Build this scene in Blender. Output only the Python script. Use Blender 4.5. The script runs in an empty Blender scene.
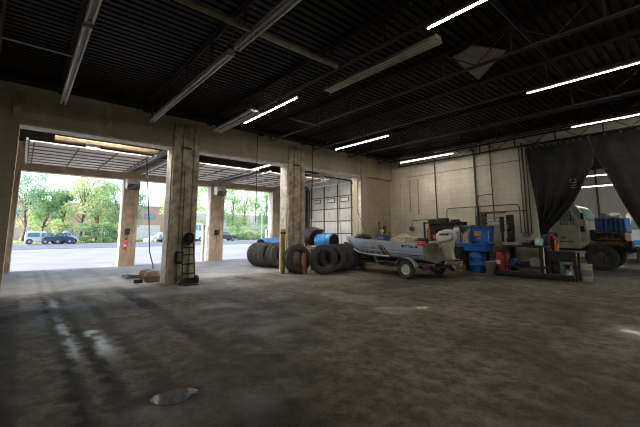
import bpy, bmesh, math, random
import numpy as np
from mathutils import Vector, Matrix, Euler, noise

random.seed(7)
rng = np.random.default_rng(11)
S = bpy.context.scene
COL = S.collection
PI = math.pi

# ------------------------------------------------------------------ materials
MATS = {}


def nodes_of(m):
    nt = m.node_tree
    return nt, nt.nodes, nt.links


def pm(name, col, rough=.6, metal=0., var=.25, scale=6., bump=.15, dirt=None, dirt_amt=.5, dirt_scale=2.2, emit=0., spec=.5, trans=0.):
    """principled material: noise-mottled colour, optional grime patches, bumpy surface"""
    if name in MATS:
        return MATS[name]
    m = bpy.data.materials.new(name)
    m.use_nodes = True
    nt, N, L = nodes_of(m)
    b = N['Principled BSDF']
    tc = N.new('ShaderNodeTexCoord')
    n1 = N.new('ShaderNodeTexNoise')
    n1.inputs['Scale'].default_value = scale
    n1.inputs['Detail'].default_value = 6
    L.new(tc.outputs['Object'], n1.inputs['Vector'])
    r = N.new('ShaderNodeValToRGB')
    c = np.array(col)
    r.color_ramp.elements[0].position = .3
    r.color_ramp.elements[1].position = .7
    r.color_ramp.elements[0].color = (*np.clip(c * (1 - var), 0, 1), 1)
    r.color_ramp.elements[1].color = (*np.clip(c * (1 + var), 0, 1), 1)
    L.new(n1.outputs['Fac'], r.inputs['Fac'])
    out = r.outputs['Color']
    if dirt:
        n2 = N.new('ShaderNodeTexNoise')
        n2.inputs['Scale'].default_value = dirt_scale
        n2.inputs['Detail'].default_value = 8
        n2.inputs['Roughness'].default_value = .65
        L.new(tc.outputs['Object'], n2.inputs['Vector'])
        r2 = N.new('ShaderNodeValToRGB')
        r2.color_ramp.elements[0].position = .42
        r2.color_ramp.elements[1].position = .68
        r2.color_ramp.elements[0].color = (0, 0, 0, 1)
        r2.color_ramp.elements[1].color = (dirt_amt,) * 3 + (1,)
        L.new(n2.outputs['Fac'], r2.inputs['Fac'])
        mx = N.new('ShaderNodeMix')
        mx.data_type = 'RGBA'
        L.new(r2.outputs['Color'], mx.inputs[0])
        L.new(out, mx.inputs[6])
        mx.inputs[7].default_value = (*dirt, 1)
        out = mx.outputs[2]
    L.new(out, b.inputs['Base Color'])
    b.inputs['Roughness'].default_value = rough
    b.inputs['Metallic'].default_value = metal
    b.inputs['Specular IOR Level'].default_value = spec
    if trans:
        b.inputs['Transmission Weight'].default_value = trans
    if bump:
        bp = N.new('ShaderNodeBump')
        bp.inputs['Strength'].default_value = bump
        bp.inputs['Distance'].default_value = .02
        L.new(n1.outputs['Fac'], bp.inputs['Height'])
        L.new(bp.outputs['Normal'], b.inputs['Normal'])
    if emit:
        b.inputs['Emission Color'].default_value = (*col, 1)
        b.inputs['Emission Strength'].default_value = emit
    MATS[name] = m
    return m


def block_mat(name, axis, col, mortar, dirt, rough=.75, bw=.42, bh=.2, dirt_amt=.6):
    """painted concrete block wall; axis = the horizontal axis the courses run along"""
    m = bpy.data.materials.new(name)
    m.use_nodes = True
    nt, N, L = nodes_of(m)
    b = N['Principled BSDF']
    tc = N.new('ShaderNodeTexCoord')
    sp = N.new('ShaderNodeSeparateXYZ')
    L.new(tc.outputs['Object'], sp.inputs[0])
    cb = N.new('ShaderNodeCombineXYZ')
    L.new(sp.outputs['X' if axis == 'x' else 'Y'], cb.inputs[0])
    L.new(sp.outputs['Z'], cb.inputs[1])
    br = N.new('ShaderNodeTexBrick')
    br.inputs['Scale'].default_value = 1
    br.inputs['Brick Width'].default_value = bw
    br.inputs['Row Height'].default_value = bh
    br.inputs['Mortar Size'].default_value = .007
    br.inputs['Mortar Smooth'].default_value = .4
    c = np.array(col)
    br.inputs['Color1'].default_value = (*(c * 1.04), 1)
    br.inputs['Color2'].default_value = (*(c * .93), 1)
    br.inputs['Mortar'].default_value = (*mortar, 1)
    L.new(cb.outputs[0], br.inputs['Vector'])
    n2 = N.new('ShaderNodeTexNoise')
    n2.inputs['Scale'].default_value = .9
    n2.inputs['Detail'].default_value = 9
    n2.inputs['Roughness'].default_value = .62
    mp = N.new('ShaderNodeMapping')
    mp.inputs['Scale'].default_value = (1.5, 1.5, .5)
    L.new(tc.outputs['Object'], mp.inputs[0])
    L.new(mp.outputs[0], n2.inputs['Vector'])
    r2 = N.new('ShaderNodeValToRGB')
    r2.color_ramp.elements[0].position = .4
    r2.color_ramp.elements[1].position = .72
    r2.color_ramp.elements[0].color = (0, 0, 0, 1)
    r2.color_ramp.elements[1].color = (dirt_amt,) * 3 + (1,)
    L.new(n2.outputs['Fac'], r2.inputs['Fac'])
    mx = N.new('ShaderNodeMix')
    mx.data_type = 'RGBA'
    L.new(r2.outputs['Color'], mx.inputs[0])
    L.new(br.outputs['Color'], mx.inputs[6])
    mx.inputs[7].default_value = (*dirt, 1)
    L.new(mx.outputs[2], b.inputs['Base Color'])
    b.inputs['Roughness'].default_value = rough
    bp = N.new('ShaderNodeBump')
    bp.inputs['Strength'].default_value = .5
    bp.inputs['Distance'].default_value = .01
    bp.invert = True
    L.new(br.outputs['Fac'], bp.inputs['Height'])
    L.new(bp.outputs['Normal'], b.inputs['Normal'])
    return m


def attr_floor_mat():
    """oily shop concrete; the vertex attribute 'wear' holds dirt, dampness and pale patches, some of them painted light"""
    m = bpy.data.materials.new('oily_concrete')
    m.use_nodes = True
    nt, N, L = nodes_of(m)
    b = N['Principled BSDF']
    at = N.new('ShaderNodeAttribute')
    at.attribute_name = 'wear'
    sp = N.new('ShaderNodeSeparateColor')
    L.new(at.outputs['Color'], sp.inputs[0])
    tc = N.new('ShaderNodeTexCoord')
    n1 = N.new('ShaderNodeTexNoise')
    n1.inputs['Scale'].default_value = 5
    n1.inputs['Detail'].default_value = 12
    n1.inputs['Roughness'].default_value = .78
    L.new(tc.outputs['Object'], n1.inputs['Vector'])
    n4 = N.new('ShaderNodeTexNoise')
    n4.inputs['Scale'].default_value = 28
    n4.inputs['Detail'].default_value = 5
    L.new(tc.outputs['Object'], n4.inputs['Vector'])
    r4 = N.new('ShaderNodeValToRGB')
    r4.color_ramp.elements[0].position = .60
    r4.color_ramp.elements[1].position = .72
    r4.color_ramp.elements[0].color = (0, 0, 0, 1)
    r4.color_ramp.elements[1].color = (.75, .75, .75, 1)
    L.new(n4.outputs['Fac'], r4.inputs['Fac'])
    n3 = N.new('ShaderNodeTexNoise')
    n3.inputs['Scale'].default_value = 1.3
    n3.inputs['Detail'].default_value = 8
    L.new(tc.outputs['Object'], n3.inputs['Vector'])

    def math_(op, a, bb):
        q = N.new('ShaderNodeMath')
        q.operation = op
        for i, v in enumerate((a, bb)):
            if isinstance(v, (int, float)):
                q.inputs[i].default_value = v
            else:
                L.new(v, q.inputs[i])
        return q.outputs[0]
    r = N.new('ShaderNodeValToRGB')
    r.color_ramp.elements[0].position = .42
    r.color_ramp.elements[1].position = .60
    r.color_ramp.elements[0].color = (.095, .080, .056, 1)
    r.color_ramp.elements[1].color = (.27, .235, .175, 1)
    L.new(n1.outputs['Fac'], r.inputs['Fac'])
    mx = N.new('ShaderNodeMix')
    mx.data_type = 'RGBA'
    # pale, faintly blue layer first, with daylight and sky sheen painted in
    dust_light_fac = math_('MULTIPLY', sp.outputs[2], math_('ADD', n3.outputs['Fac'], .35))
    L.new(dust_light_fac, mx.inputs[0])
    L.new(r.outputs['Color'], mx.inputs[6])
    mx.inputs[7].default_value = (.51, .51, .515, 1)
    mx2 = N.new('ShaderNodeMix')
    mx2.data_type = 'RGBA'
    df = math_('MINIMUM', math_('ADD', math_('MULTIPLY', sp.outputs[0], math_('ADD', math_('MULTIPLY', n1.outputs['Fac'], 1.5), .2)), math_('MULTIPLY', r4.outputs['Color'], .45)), 1.0)
    L.new(df, mx2.inputs[0])
    L.new(mx.outputs[2], mx2.inputs[6])
    mx2.inputs[7].default_value = (.012, .010, .008, 1)
    L.new(mx2.outputs[2], b.inputs['Base Color'])
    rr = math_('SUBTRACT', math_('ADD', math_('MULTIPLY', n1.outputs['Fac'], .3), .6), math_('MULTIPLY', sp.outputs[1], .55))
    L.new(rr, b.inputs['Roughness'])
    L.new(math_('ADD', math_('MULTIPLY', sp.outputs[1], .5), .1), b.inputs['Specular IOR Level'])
    bp = N.new('ShaderNodeBump')
    bp.inputs['Strength'].default_value = .35
    bp.inputs['Distance'].default_value = .012
    L.new(n1.outputs['Fac'], bp.inputs['Height'])
    bp.inputs['Strength'].default_value = .6
    L.new(bp.outputs['Normal'], b.inputs['Normal'])
    return m


# ------------------------------------------------------------------ mesh builder
class MB:
    def __init__(self):
        self.bm = bmesh.new()

    def _xf(self, vs, M):
        for v in vs:
            v.co = M @ v.co

    def box(self, c, s, rot=None, bev=0.):
        r = bmesh.ops.create_cube(self.bm, size=1)
        vs = r['verts']
        M = Matrix.Translation(Vector(c))
        if rot:
            M = M @ Euler(rot).to_matrix().to_4x4()
        self._xf(vs, M @ Matrix.Diagonal((*s, 1)))
        if bev:
            es = list({e for v in vs for e in v.link_edges})
            bmesh.ops.bevel(self.bm, geom=es, offset=bev, segments=2, profile=.5, affect='EDGES')
        return self

    def cyl(self, p0, p1, r0, r1=None, n=16, caps=True):
        p0, p1 = Vector(p0), Vector(p1)
        d = p1 - p0
        r = bmesh.ops.create_cone(self.bm, cap_ends=caps, segments=n, radius1=r0, radius2=r0 if r1 is None else r1, depth=d.length)
        q = d.to_track_quat('Z', 'Y').to_matrix().to_4x4()
        self._xf(r['verts'], Matrix.Translation((p0 + p1) / 2) @ q)
        return self

    def tube(self, pts, r, n=8, closed=False, flat=1.):
        pts = [Vector(p) for p in pts]
        rings = []
        k = len(pts)
        up = Vector((0, 0, 1))
        for i, p in enumerate(pts):
            if closed:
                t = pts[(i + 1) % k] - pts[i - 1]
            else:
                t = pts[min(i + 1, k - 1)] - pts[max(i - 1, 0)]
            t.normalize()
            a = t.cross(up)
            if a.length < .05:
                a = t.cross(Vector((0, 1, 0)))
            a.normalize()
            b = t.cross(a)
            rr = r[i] if isinstance(r, (list, tuple)) else r
            rings.append([self.bm.verts.new(p + a * math.cos(2 * PI * j / n) * rr + b * math.sin(2 * PI * j / n) * rr * flat) for j in range(n)])
        for i in range(k if closed else k - 1):
            A, B = rings[i], rings[(i + 1) % k]
            for j in range(n):
                self.bm.faces.new((A[j], A[(j + 1) % n], B[(j + 1) % n], B[j]))
        if not closed:
            self.bm.faces.new(rings[0][::-1])
            self.bm.faces.new(rings[-1])
        return self

    def lathe(self, prof, axis='z', c=(0, 0, 0), n=32, closed=False):
        c = Vector(c)
        rings = []
        for r, h in prof:
            ring = []
            for j in range(n):
                a = 2 * PI * j / n
                u, v = r * math.cos(a), r * math.sin(a)
                p = {'z': (u, v, h), 'x': (h, u, v), 'y': (u, h, v)}[axis]
                ring.append(self.bm.verts.new(c + Vector(p)))
            rings.append(ring)
        m = len(rings)
        for i in range(m if closed else m - 1):
            A, B = rings[i], rings[(i + 1) % m]
            for j in range(n):
                self.bm.faces.new((A[j], A[(j + 1) % n], B[(j + 1) % n], B[j]))
        if not closed:
            for ring, rad in ((rings[0], prof[0][0]), (rings[-1], prof[-1][0])):
                if rad > 1e-4:
                    self.bm.faces.new(ring)
        return self

    def prism(self, poly, axis, a, b):
        """poly of 2-D points extruded along axis from a to b"""
        def P(u, v, h):
            return {'x': (h, u, v), 'y': (u, h, v), 'z': (u, v, h)}[axis]
        A = [self.bm.verts.new(P(u, v, a)) for u, v in poly]
        B = [self.bm.verts.new(P(u, v, b)) for u, v in poly]
        k = len(poly)
        for i in range(k):
            self.bm.faces.new((A[i], A[(i + 1) % k], B[(i + 1) % k], B[i]))
        self.bm.faces.new(A[::-1])
        self.bm.faces.new(B)
        return self

    def sphere(self, c, s, u=16, v=10, jitter=0.):
        r = bmesh.ops.create_uvsphere(self.bm, u_segments=u, v_segments=v, radius=1)
        if jitter:
            o = random.random() * 50
            for w in r['verts']:
                w.co *= 1 + jitter * noise.noise(w.co * 1.7 + Vector((o, o, o)))
        s = (s, s, s) if isinstance(s, (int, float)) else s
        self._xf(r['verts'], Matrix.Translation(Vector(c)) @ Matrix.Diagonal((*s, 1)))
        return self

    def grid(self, P, closed_u=False):
        """P[i][j] points -> quad sheet"""
        V = [[self.bm.verts.new(Vector(p)) for p in row] for row in P]
        n = len(V)
        for i in range(n if closed_u else n - 1):
            for j in range(len(V[0]) - 1):
                a, b = V[i], V[(i + 1) % n]
                try:
                    self.bm.faces.new((a[j], a[j + 1], b[j + 1], b[j]))
                except ValueError:
                    pass
        return V

    def build(self, name, mat, parent=None, loc=None, rz=0., angle=35, solid=0., bevel=0.):
        bmesh.ops.recalc_face_normals(self.bm, faces=self.bm.faces)
        me = bpy.data.meshes.new(name)
        self.bm.to_mesh(me)
        self.bm.free()
        me.shade_smooth()
        me.set_sharp_from_angle(angle=math.radians(angle))
        me.materials.append(mat)
        o = bpy.data.objects.new(name, me)
        COL.objects.link(o)
        if parent is not None:
            o.parent = parent
        if loc is not None:
            o.location = loc
        o.rotation_euler.z = rz
        if solid:
            md = o.modifiers.new('thick', 'SOLIDIFY')
            md.thickness = solid
            md.offset = 0
        if bevel:
            md = o.modifiers.new('bev', 'BEVEL')
            md.width = bevel
            md.segments = 2
            md.limit_method = 'ANGLE'
        return o


def tag(o, label=None, cat=None, group=None, kind=None):
    if label:
        o['label'] = label
    if cat:
        o['category'] = cat
    if group:
        o['group'] = group
    if kind:
        o['kind'] = kind
    return o


def thing(name, label, cat, loc=(0, 0, 0), rz=0., group=None, kind=None):
    o = bpy.data.objects.new(name, None)
    o.empty_display_size = .1
    COL.objects.link(o)
    o.location = loc
    o.rotation_euler.z = rz
    return tag(o, label, cat, group, kind)


SHELL = {'wall_front': 'cream block end wall behind the camera', 'wall_back': 'cream block side wall behind the camera, facing the openings', 'roof_hall': 'concrete roof slab over the corrugated deck',
         'wall_bay_left': 'dingy block wall closing the near end of the drive-through bay', 'trim_2': 'ledger angle along the top of the left wall', 'trim_4': 'pale concrete jamb face at the left end of the outer wall',
         'trim_5': 'jamb face painted pale as if lit, right end of the last opening', 'wall_far_left': 'pale block wall at the left end of the next bay', 'wall_far_right': 'pale block wall with a doorway at the right end of the next bay',
         'ceiling_far': 'corrugated roof deck over the truck', 'roof_far': 'concrete roof slab over the next bay', 'ground_side': 'pale asphalt yard on the far side of the building'}


def struct(o, label=None, cat=None):
    o['kind'] = 'structure'
    k = o.name
    return tag(o, label or SHELL.get(k), cat or (k.split('_')[0]))


def copy_tree(o, parent=None):
    c = o.copy()
    COL.objects.link(c)
    if parent is not None:
        c.parent = parent
    for ch in list(o.children):
        copy_tree(ch, c)
    return c


def box_obj(name, mat, c, s, parent=None, bev=.0, rot=None):
    return MB().box((0, 0, 0), s, rot, bev).build(name, mat, parent, loc=c)


# colours -----------------------------------------------------------------
M_BACK = block_mat('cream_block', 'x', (.80, .745, .63), (.60, .55, .45), (.42, .36, .26), dirt_amt=.5)
M_LEFT = block_mat('dingy_block', 'y', (.50, .435, .32), (.40, .34, .24), (.24, .19, .12))
M_FAR = block_mat('white_block', 'x', (.66, .64, .58), (.5, .48, .43), (.45, .42, .36))
M_PILLAR = pm('pillar_concrete', (.54, .47, .35), .8, var=.3, scale=5, dirt=(.12, .095, .06), dirt_amt=.75, dirt_scale=3)
M_OUTPIL = pm('outer_concrete', (.56, .44, .325), .8, var=.2, scale=5, dirt=(.32, .22, .14), dirt_amt=.65)
M_CONC = pm('plain_concrete', (.66, .62, .55), .8, var=.15, scale=4, dirt=(.3, .26, .2), dirt_amt=.5)
M_PALETONE = pm('pale_edge_paint', (.66, .63, .57), .6, dirt=(.35, .3, .22), dirt_amt=.6, dirt_scale=4)  # paler tone for faces painted as lit, shared by a pale conduit
M_DECK = pm('roof_deck_metal', (.019, .014, .0105), .6, .1, var=.35, scale=1.5, spec=.25)
M_JOIST = pm('joist_steel', (.040, .028, .025), .6, .1, var=.3, scale=8)
M_DARKSTEEL = pm('dark_steel', (.045, .042, .040), .5, .6, var=.4, scale=9)
M_BLACK = pm('black_paint', (.018, .018, .018), .45, var=.4, scale=9)
M_RUBBER = pm('black_rubber', (.048, .048, .049), .72, var=.35, scale=14, dirt=(.12, .105, .085), dirt_amt=.5, dirt_scale=5)
M_LEDFILL = pm('added_bay_tube', (1.0, .96, .90), .4, var=0, bump=0, emit=260.)  # for the unseen tubes added to brighten the bay
M_FIXT = pm('fixture_enamel', (.52, .47, .47), .45, var=.1, scale=8, dirt=(.34, .29, .24), dirt_amt=.5)
M_FIXTOLD = pm('fixture_yellowed', (.50, .44, .31), .5, var=.15, scale=6, dirt=(.2, .16, .1), dirt_amt=.5)
M_TUBEOFF = pm('dead_tube_glass', (.72, .70, .72), .25, var=.05, bump=0)
M_LED = pm('lit_tube', (1.0, .95, .86), .4, var=0, bump=0, emit=120.)
M_PIPE = pm('pipe_paint', (.21, .185, .12), .55, .2, var=.3, scale=8)
M_CONDUIT = pm('conduit_steel', (.10, .085, .066), .5, .3, var=.3, scale=10)
M_CURTAIN = pm('black_tarp', (.017, .017, .016), .62, var=.45, scale=2.2, bump=.2, spec=.12, dirt=(.05, .046, .038), dirt_amt=.5, dirt_scale=1.3)
M_YELLOW = pm('bollard_yellow', (.52, .36, .05), .55, dirt=(.1, .07, .03), dirt_amt=.8, dirt_scale=5)
M_RED = pm('worn_red', (.42, .06, .045), .5, dirt=(.12, .05, .04), dirt_amt=.6, dirt_scale=6)
M_PINKRED = pm('faded_red', (.45, .16, .14), .6, dirt=(.2, .09, .07), dirt_amt=.6, dirt_scale=6)
M_BLUE = pm('machine_blue', (.012, .15, .50), .4, dirt=(.02, .06, .16), dirt_amt=.6, dirt_scale=4)
M_LBLUE = pm('bright_blue_plastic', (.03, .30, .66), .35, var=.1, dirt=(.05, .2, .42), dirt_amt=.5)
M_ALU2 = pm('boat_lower_side', (.29, .355, .43), .35, .15, var=.08, scale=3, bump=.03)
M_ALU = pm('boat_aluminium', (.48, .55, .66), .35, .15, var=.08, scale=3, bump=.03, dirt=(.34, .40, .49), dirt_amt=.4)
M_ALUDARK = pm('boat_lower_hull', (.16, .20, .235), .4, .35, var=.12, scale=3, bump=.03)
M_WHITE = pm('white_paint', (.72, .72, .70), .45, var=.08, scale=5, dirt=(.4, .37, .3), dirt_amt=.4, dirt_scale=4)
M_CREAM = pm('motor_cream', (.52, .48, .36), .45, var=.12, scale=5, dirt=(.28, .24, .16), dirt_amt=.6, dirt_scale=6)
M_GALV = pm('galvanised', (.42, .43, .45), .4, .7, var=.2, scale=12)
M_WOOD = pm('old_timber', (.40, .27, .14), .7, var=.3, scale=5, dirt=(.15, .1, .06), dirt_amt=.5)
M_TAN = pm('tan_canvas', (.46, .38, .27), .85, var=.25, scale=10)
M_STRIPE = pm('dark_stripe', (.035, .025, .05), .4, var=.1)
M_ORANGE = pm('orange_mark', (.80, .16, .06), .5, var=.2, scale=30)
M_NAVY = pm('navy_paint', (.03, .06, .16), .5, var=.3)
M_GREY = pm('grey_plastic', (.23, .24, .25), .5, var=.2, dirt=(.12, .11, .1), dirt_amt=.5)
M_BROWN = pm('rusty_brown', (.15, .085, .05), .75, var=.4, scale=8)
M_TRUCKW = pm('truck_white', (.62, .60, .52), .4, var=.08, scale=4, dirt=(.3, .24, .15), dirt_amt=.55, dirt_scale=3)
M_RUSTY = pm('rust_orange', (.32, .15, .03), .7, var=.45, scale=9, dirt=(.05, .035, .025), dirt_amt=.8, dirt_scale=6)
M_TARPBLUE = pm('blue_tarp', (.07, .13, .32), .55, var=.35, scale=7)
M_TARPGREY = pm('grey_tarp', (.36, .33, .28), .75, var=.2, scale=6)
M_GLASS = pm('tinted_glass', (.16, .27, .24), .08, var=.1, bump=0, spec=.8)
M_TEAL = pm('pale_teal_plastic', (.42, .66, .60), .4, var=.15)
M_DOOR = pm('white_door_panel', (.84, .83, .81), .55, var=.1, scale=2, dirt=(.5, .42, .32), dirt_amt=.5, dirt_scale=2.5)
M_DOORRAIL = pm('door_stile', (.14, .105, .08), .6, var=.25)
M_DOOROUT = pm('raised_door_panel', (.90, .83, .76), .6, var=.15, scale=2.5, dirt=(.72, .60, .50), dirt_amt=.5, dirt_scale=2.)
M_DAYGLASS = pm('door_light_glass', (.8, .85, .9), .15, var=.03, bump=0, trans=.9)

# ------------------------------------------------------------------ the floor
WX, OX = -10.13, -16.70        # inner and outer walls (room faces)
BY = 13.4                      # back wall
CEIL = 4.96


def fbm(x, y, s, o=0.):
    return noise.fractal(Vector((x * s + o, y * s - o, o)), .9, 2.1, 5)


def smooth(a, b, x):
    t = min(1, max(0, (x - a) / (b - a)))
    return t * t * (3 - 2 * t)


def band(y, c, w, soft=.12):
    return 1 - smooth(w - soft, w + soft, abs(y - c))


xs = np.concatenate([np.arange(-17.1, -8, .12), np.arange(-8, -.5, .055), np.arange(-.5, 7.3, .25)])
ys = np.concatenate([np.arange(-5, -.6, .25), np.arange(-.6, 6.6, .055), np.arange(6.6, 25.2, .15)])
verts, wear = [], []
for x in xs:
    for y in ys:
        n1, n2 = fbm(x, y, .45, 3.), fbm(x, y, 1.6, 9.)
        n3 = fbm(x * .35, y * 1.6, 1.1, 17.)     # streaks that run along the driving direction
        verts.append((x, y, 0))
        n4, n5 = fbm(x, y, 4.5, 23.), fbm(x, y, .9, 31.)
        d = smooth(-.6, .8, n1 * .8 + n5 * .3 + n4 * .12) * .68 + .16 * smooth(-.1, .7, n3 + .3 * n4)
        w = smooth(.0, .7, n2 * .7 + n1 * .4) * .35
        dust_light = 0.
        # paler towards the openings, daylight painted into the colour, fading into the room
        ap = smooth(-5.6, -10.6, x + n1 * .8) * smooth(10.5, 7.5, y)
        dust_light += .55 * ap * smooth(-.5, .5, n3 + .15)
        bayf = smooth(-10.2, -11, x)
        dust_light = max(dust_light, .8 * bayf)
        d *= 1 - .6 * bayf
        inx = smooth(-11.5, -9.0, x)
        # tyre tracks
        for c, wd, a in ((.48, .075, 1.), (.745, .085, 1.), (1.16, .10, .7), (2.0, .17, .9), (2.55, .10, .5), (-.16, .26, .85)):
            d = max(d, a * band(y + n1 * .05 + .06 * n4 + .03 * n2, c, wd, .055) * smooth(-2.6, -3.4, x) * (.66 + .34 * smooth(-.4, .3, n3 + .6 * n4)) * (.35 + .65 * inx))
        # oil patches
        for px, py, pr_, a in ((-3.3, 1.14, .42, 1.0), (-4.0, 3.0, .55, .8), (-3.55, 2.3, .35, .9), (-4.4, 2.5, .5, .7), (-3.4, 1.9, .5, .7), (-3.05, 2.2, .8, .6), (-3.7, 2.0, .9, .55), (-6.3, 4.3, 1.0, .4), (-5.2, 5.3, 1.1, .45), (-3.0, .2, .8, .7), (-9.4, 4.2, .8, .4), (-7, 9.6, 1.3, .6), (-9, 9.3, 1.4, .55)):
            q = math.hypot(x - px, y - py) / pr_ + n2 * .45
            d = max(d, min(1, a * 1.25) * smooth(1.15, .35, q + n4 * .4) * (.75 + .4 * n4))
        # damp strip between the tracks, its sky sheen painted in as pale colour
        damp_sheen = max(band(y + n2 * .04 + n4 * .06, .92, .085, .05), .8 * band(y + n2 * .03 + n4 * .05, .61, .045, .035)) * smooth(-.2, .15, n3 + n4 * .7) * smooth(-4.4, -5.4, x) * smooth(-10.5, -8.6, x)
        w = max(w, .8 * damp_sheen)
        dust_light = max(dust_light, .6 * damp_sheen)
        d *= 1 - .7 * damp_sheen
        q = math.hypot((x + 5.4) / 1.2, (y - 5.6) / .5) + n2 * .6
        w = max(w, .55 * smooth(1.1, .6, q))
        q = math.hypot((x + 4.1) / .5, (y - 5.35) / .35) + n2 * .5
        dust_light = max(dust_light, .5 * smooth(1.1, .5, q))
        dust_light = max(dust_light, .6 * smooth(1, .4, math.hypot(x + .85, y - 6.88) * 1.8))  # pale spot painted in to brighten the sun patch
        wear.append((min(1, d), min(1, w), min(1, dust_light), 1))
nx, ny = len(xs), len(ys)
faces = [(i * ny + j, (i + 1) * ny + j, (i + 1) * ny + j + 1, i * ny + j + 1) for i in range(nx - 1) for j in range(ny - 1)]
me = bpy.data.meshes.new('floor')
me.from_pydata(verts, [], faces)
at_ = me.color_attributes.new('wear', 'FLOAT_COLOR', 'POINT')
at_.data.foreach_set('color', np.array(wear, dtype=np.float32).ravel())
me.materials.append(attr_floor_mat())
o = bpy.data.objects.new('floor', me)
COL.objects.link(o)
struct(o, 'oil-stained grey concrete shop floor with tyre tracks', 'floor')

# puddle, sky reflection painted in as a blue tint
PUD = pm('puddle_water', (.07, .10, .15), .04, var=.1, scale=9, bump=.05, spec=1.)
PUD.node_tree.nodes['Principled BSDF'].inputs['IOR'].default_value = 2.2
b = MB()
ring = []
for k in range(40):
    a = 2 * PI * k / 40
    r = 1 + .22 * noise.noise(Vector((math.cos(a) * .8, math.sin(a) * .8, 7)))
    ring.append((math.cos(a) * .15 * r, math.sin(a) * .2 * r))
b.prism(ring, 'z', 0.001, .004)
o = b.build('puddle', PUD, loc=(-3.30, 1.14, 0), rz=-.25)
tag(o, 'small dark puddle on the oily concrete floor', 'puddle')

# ------------------------------------------------------------------ shell
TH = .40
# inner wall with its three openings
b = MB()
b.box((WX - TH / 2, 4.2, (3.9 + CEIL + .15) / 2), (TH, 18.4, CEIL - 3.9 + .15))
b.box((WX - TH / 2, -2.62, 1.95), (TH, 4.76, 3.9))
o = b.build('wall_left', M_LEFT)
struct(o, 'dingy painted block wall above the drive-through openings', 'wall')
b = MB()
b.box((WX - TH / 2 - .1, (11.12 + BY) / 2 + .1, 1.95), (TH - .1, BY - 11.12 + .3, 3.9))
b.box((WX - .12, 11.34, CEIL / 2), (.34, .42, CEIL))
struct(MB().box((WX - .2, 11.108, 1.95), (.44, .024, 3.88)).build('trim_5', M_PALETONE))  # jamb face painted pale to look lit from the bay
struct(b.build('wall_left_end', M_LEFT), 'block wall stub and pilaster between the last opening and back corner', 'wall')
# underside of the header, painted pale to look lit from below
b = MB()
for y0, y1 in ((-.24, 3.13), (3.87, 7.2), (7.93, 11.12)):
    b.box((WX - TH / 2, (y0 + y1) / 2, 3.885), (TH + .02, y1 - y0, .05))
struct(b.build('trim_1', M_PALETONE), 'strip under the header painted pale as if lit from below', 'trim')
b = MB().box((WX + .04, 4.2, CEIL - .1), (.09, 18, .07))
struct(b.build('trim_2', pm('ledger', (.30, .25, .17), .7)), 'ledger angle along the top of the left wall', 'trim')
for i, y in enumerate((-.31, 1.46)):
    o = MB().box((WX + .02, y, 4.36), (.05, .15, .58), bev=.006).build('wall_plate', M_PILLAR)
    tag(o, ['upright plate on the header above the left jamb', 'upright plate on the header above the middle of the first opening'][i], 'wall plate', 'plates on the header', 'structure')


def pillar(y0, y1, label):
    w = y1 - y0
    t = .52
    root = thing('pillar', label, 'pillar', (WX, y0, 0), kind='structure')
    # profile in (x, y): two grooves in the front face
    P = [(-t + .06, 0), (.06, 0), (.06, w * .2), (.012, w * .22), (.012, w * .34), (.05, w * .36), (.05, w * .64), (.012, w * .66), (.012, w * .78), (.06, w * .8), (.06, w), (-t + .06, w)]
    MB().prism(P, 'z', 0, 4.62).build('shaft', M_PILLAR, root)
    MB().box((-t / 2 + .02, -.012, 1.95), (t - .1, .024, 3.88)).build('painted_lit_side', M_PALETONE, root)  # side towards the opening painted paler, as if daylit
    MB().box((.045, w * .5, 3.9), (.06, w * .34, .05)).build('clamp_band', M_DARKSTEEL, root)
    return root


pillar(3.13, 3.87, 'grooved concrete pillar with a hand truck leaning on it')
pillar(7.20, 7.93, 'grooved concrete pillar standing behind the tyres')

# right (back) wall of the hall with the curtained opening
b = MB()
b.box(((-10.9 - 4.02) / 2, BY + .15, CEIL / 2), (10.9 - 4.02, .3, CEIL))
b.box(((-4.02 + 4) / 2, BY + .15, (4.25 + CEIL) / 2), (8.02, .3, CEIL - 4.25))
b.box((5.6, BY + .15, CEIL / 2), (3.2, .3, CEIL))
struct(b.build('wall_right', M_BACK), 'cream painted block wall behind the boat and machines', 'wall')
b = MB().box((-7.5, BY - .006, .55), (6.9, .012, 1.1))
struct(b.build('baseboard_right', block_mat('scuffed_block', 'x', (.60, .53, .41), (.43, .37, .27), (.18, .15, .1), dirt_amt=.85)), 'scuffed lower band of the cream wall', 'baseboard')
b = MB().box((-9.75, BY - .03, CEIL / 2), (.32, .06, CEIL))
struct(b.build('trim_3', M_BACK), 'flat pilaster on the cream wall', 'trim')
# walls behind the camera
b = MB().box((-1.6, -5.1, 2.5), (17.6, .2, 5.2))
struct(b.build('wall_front', M_BACK))
b = MB().box((7.1, 4, 2.5), (.2, 18.6, 5.2))
struct(b.build('wall_back', M_BACK))

# corrugated roof deck, with two small roof openings that let the sun through
def deck(mb, x0, x1, y0, y1, z):
    prof = []
    x = x0
    while x < x1:
        prof += [(x, z), (x + .09, z), (x + .10, z + .045), (x + .14, z + .045)]
        x += .15
    A = [mb.bm.verts.new((px, y0, pz)) for px, pz in prof]
    B = [mb.bm.verts.new((px, y1, pz)) for px, pz in prof]
    for i in range(len(prof) - 1):
        mb.bm.faces.new((A[i], A[i + 1], B[i + 1], B[i]))


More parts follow.
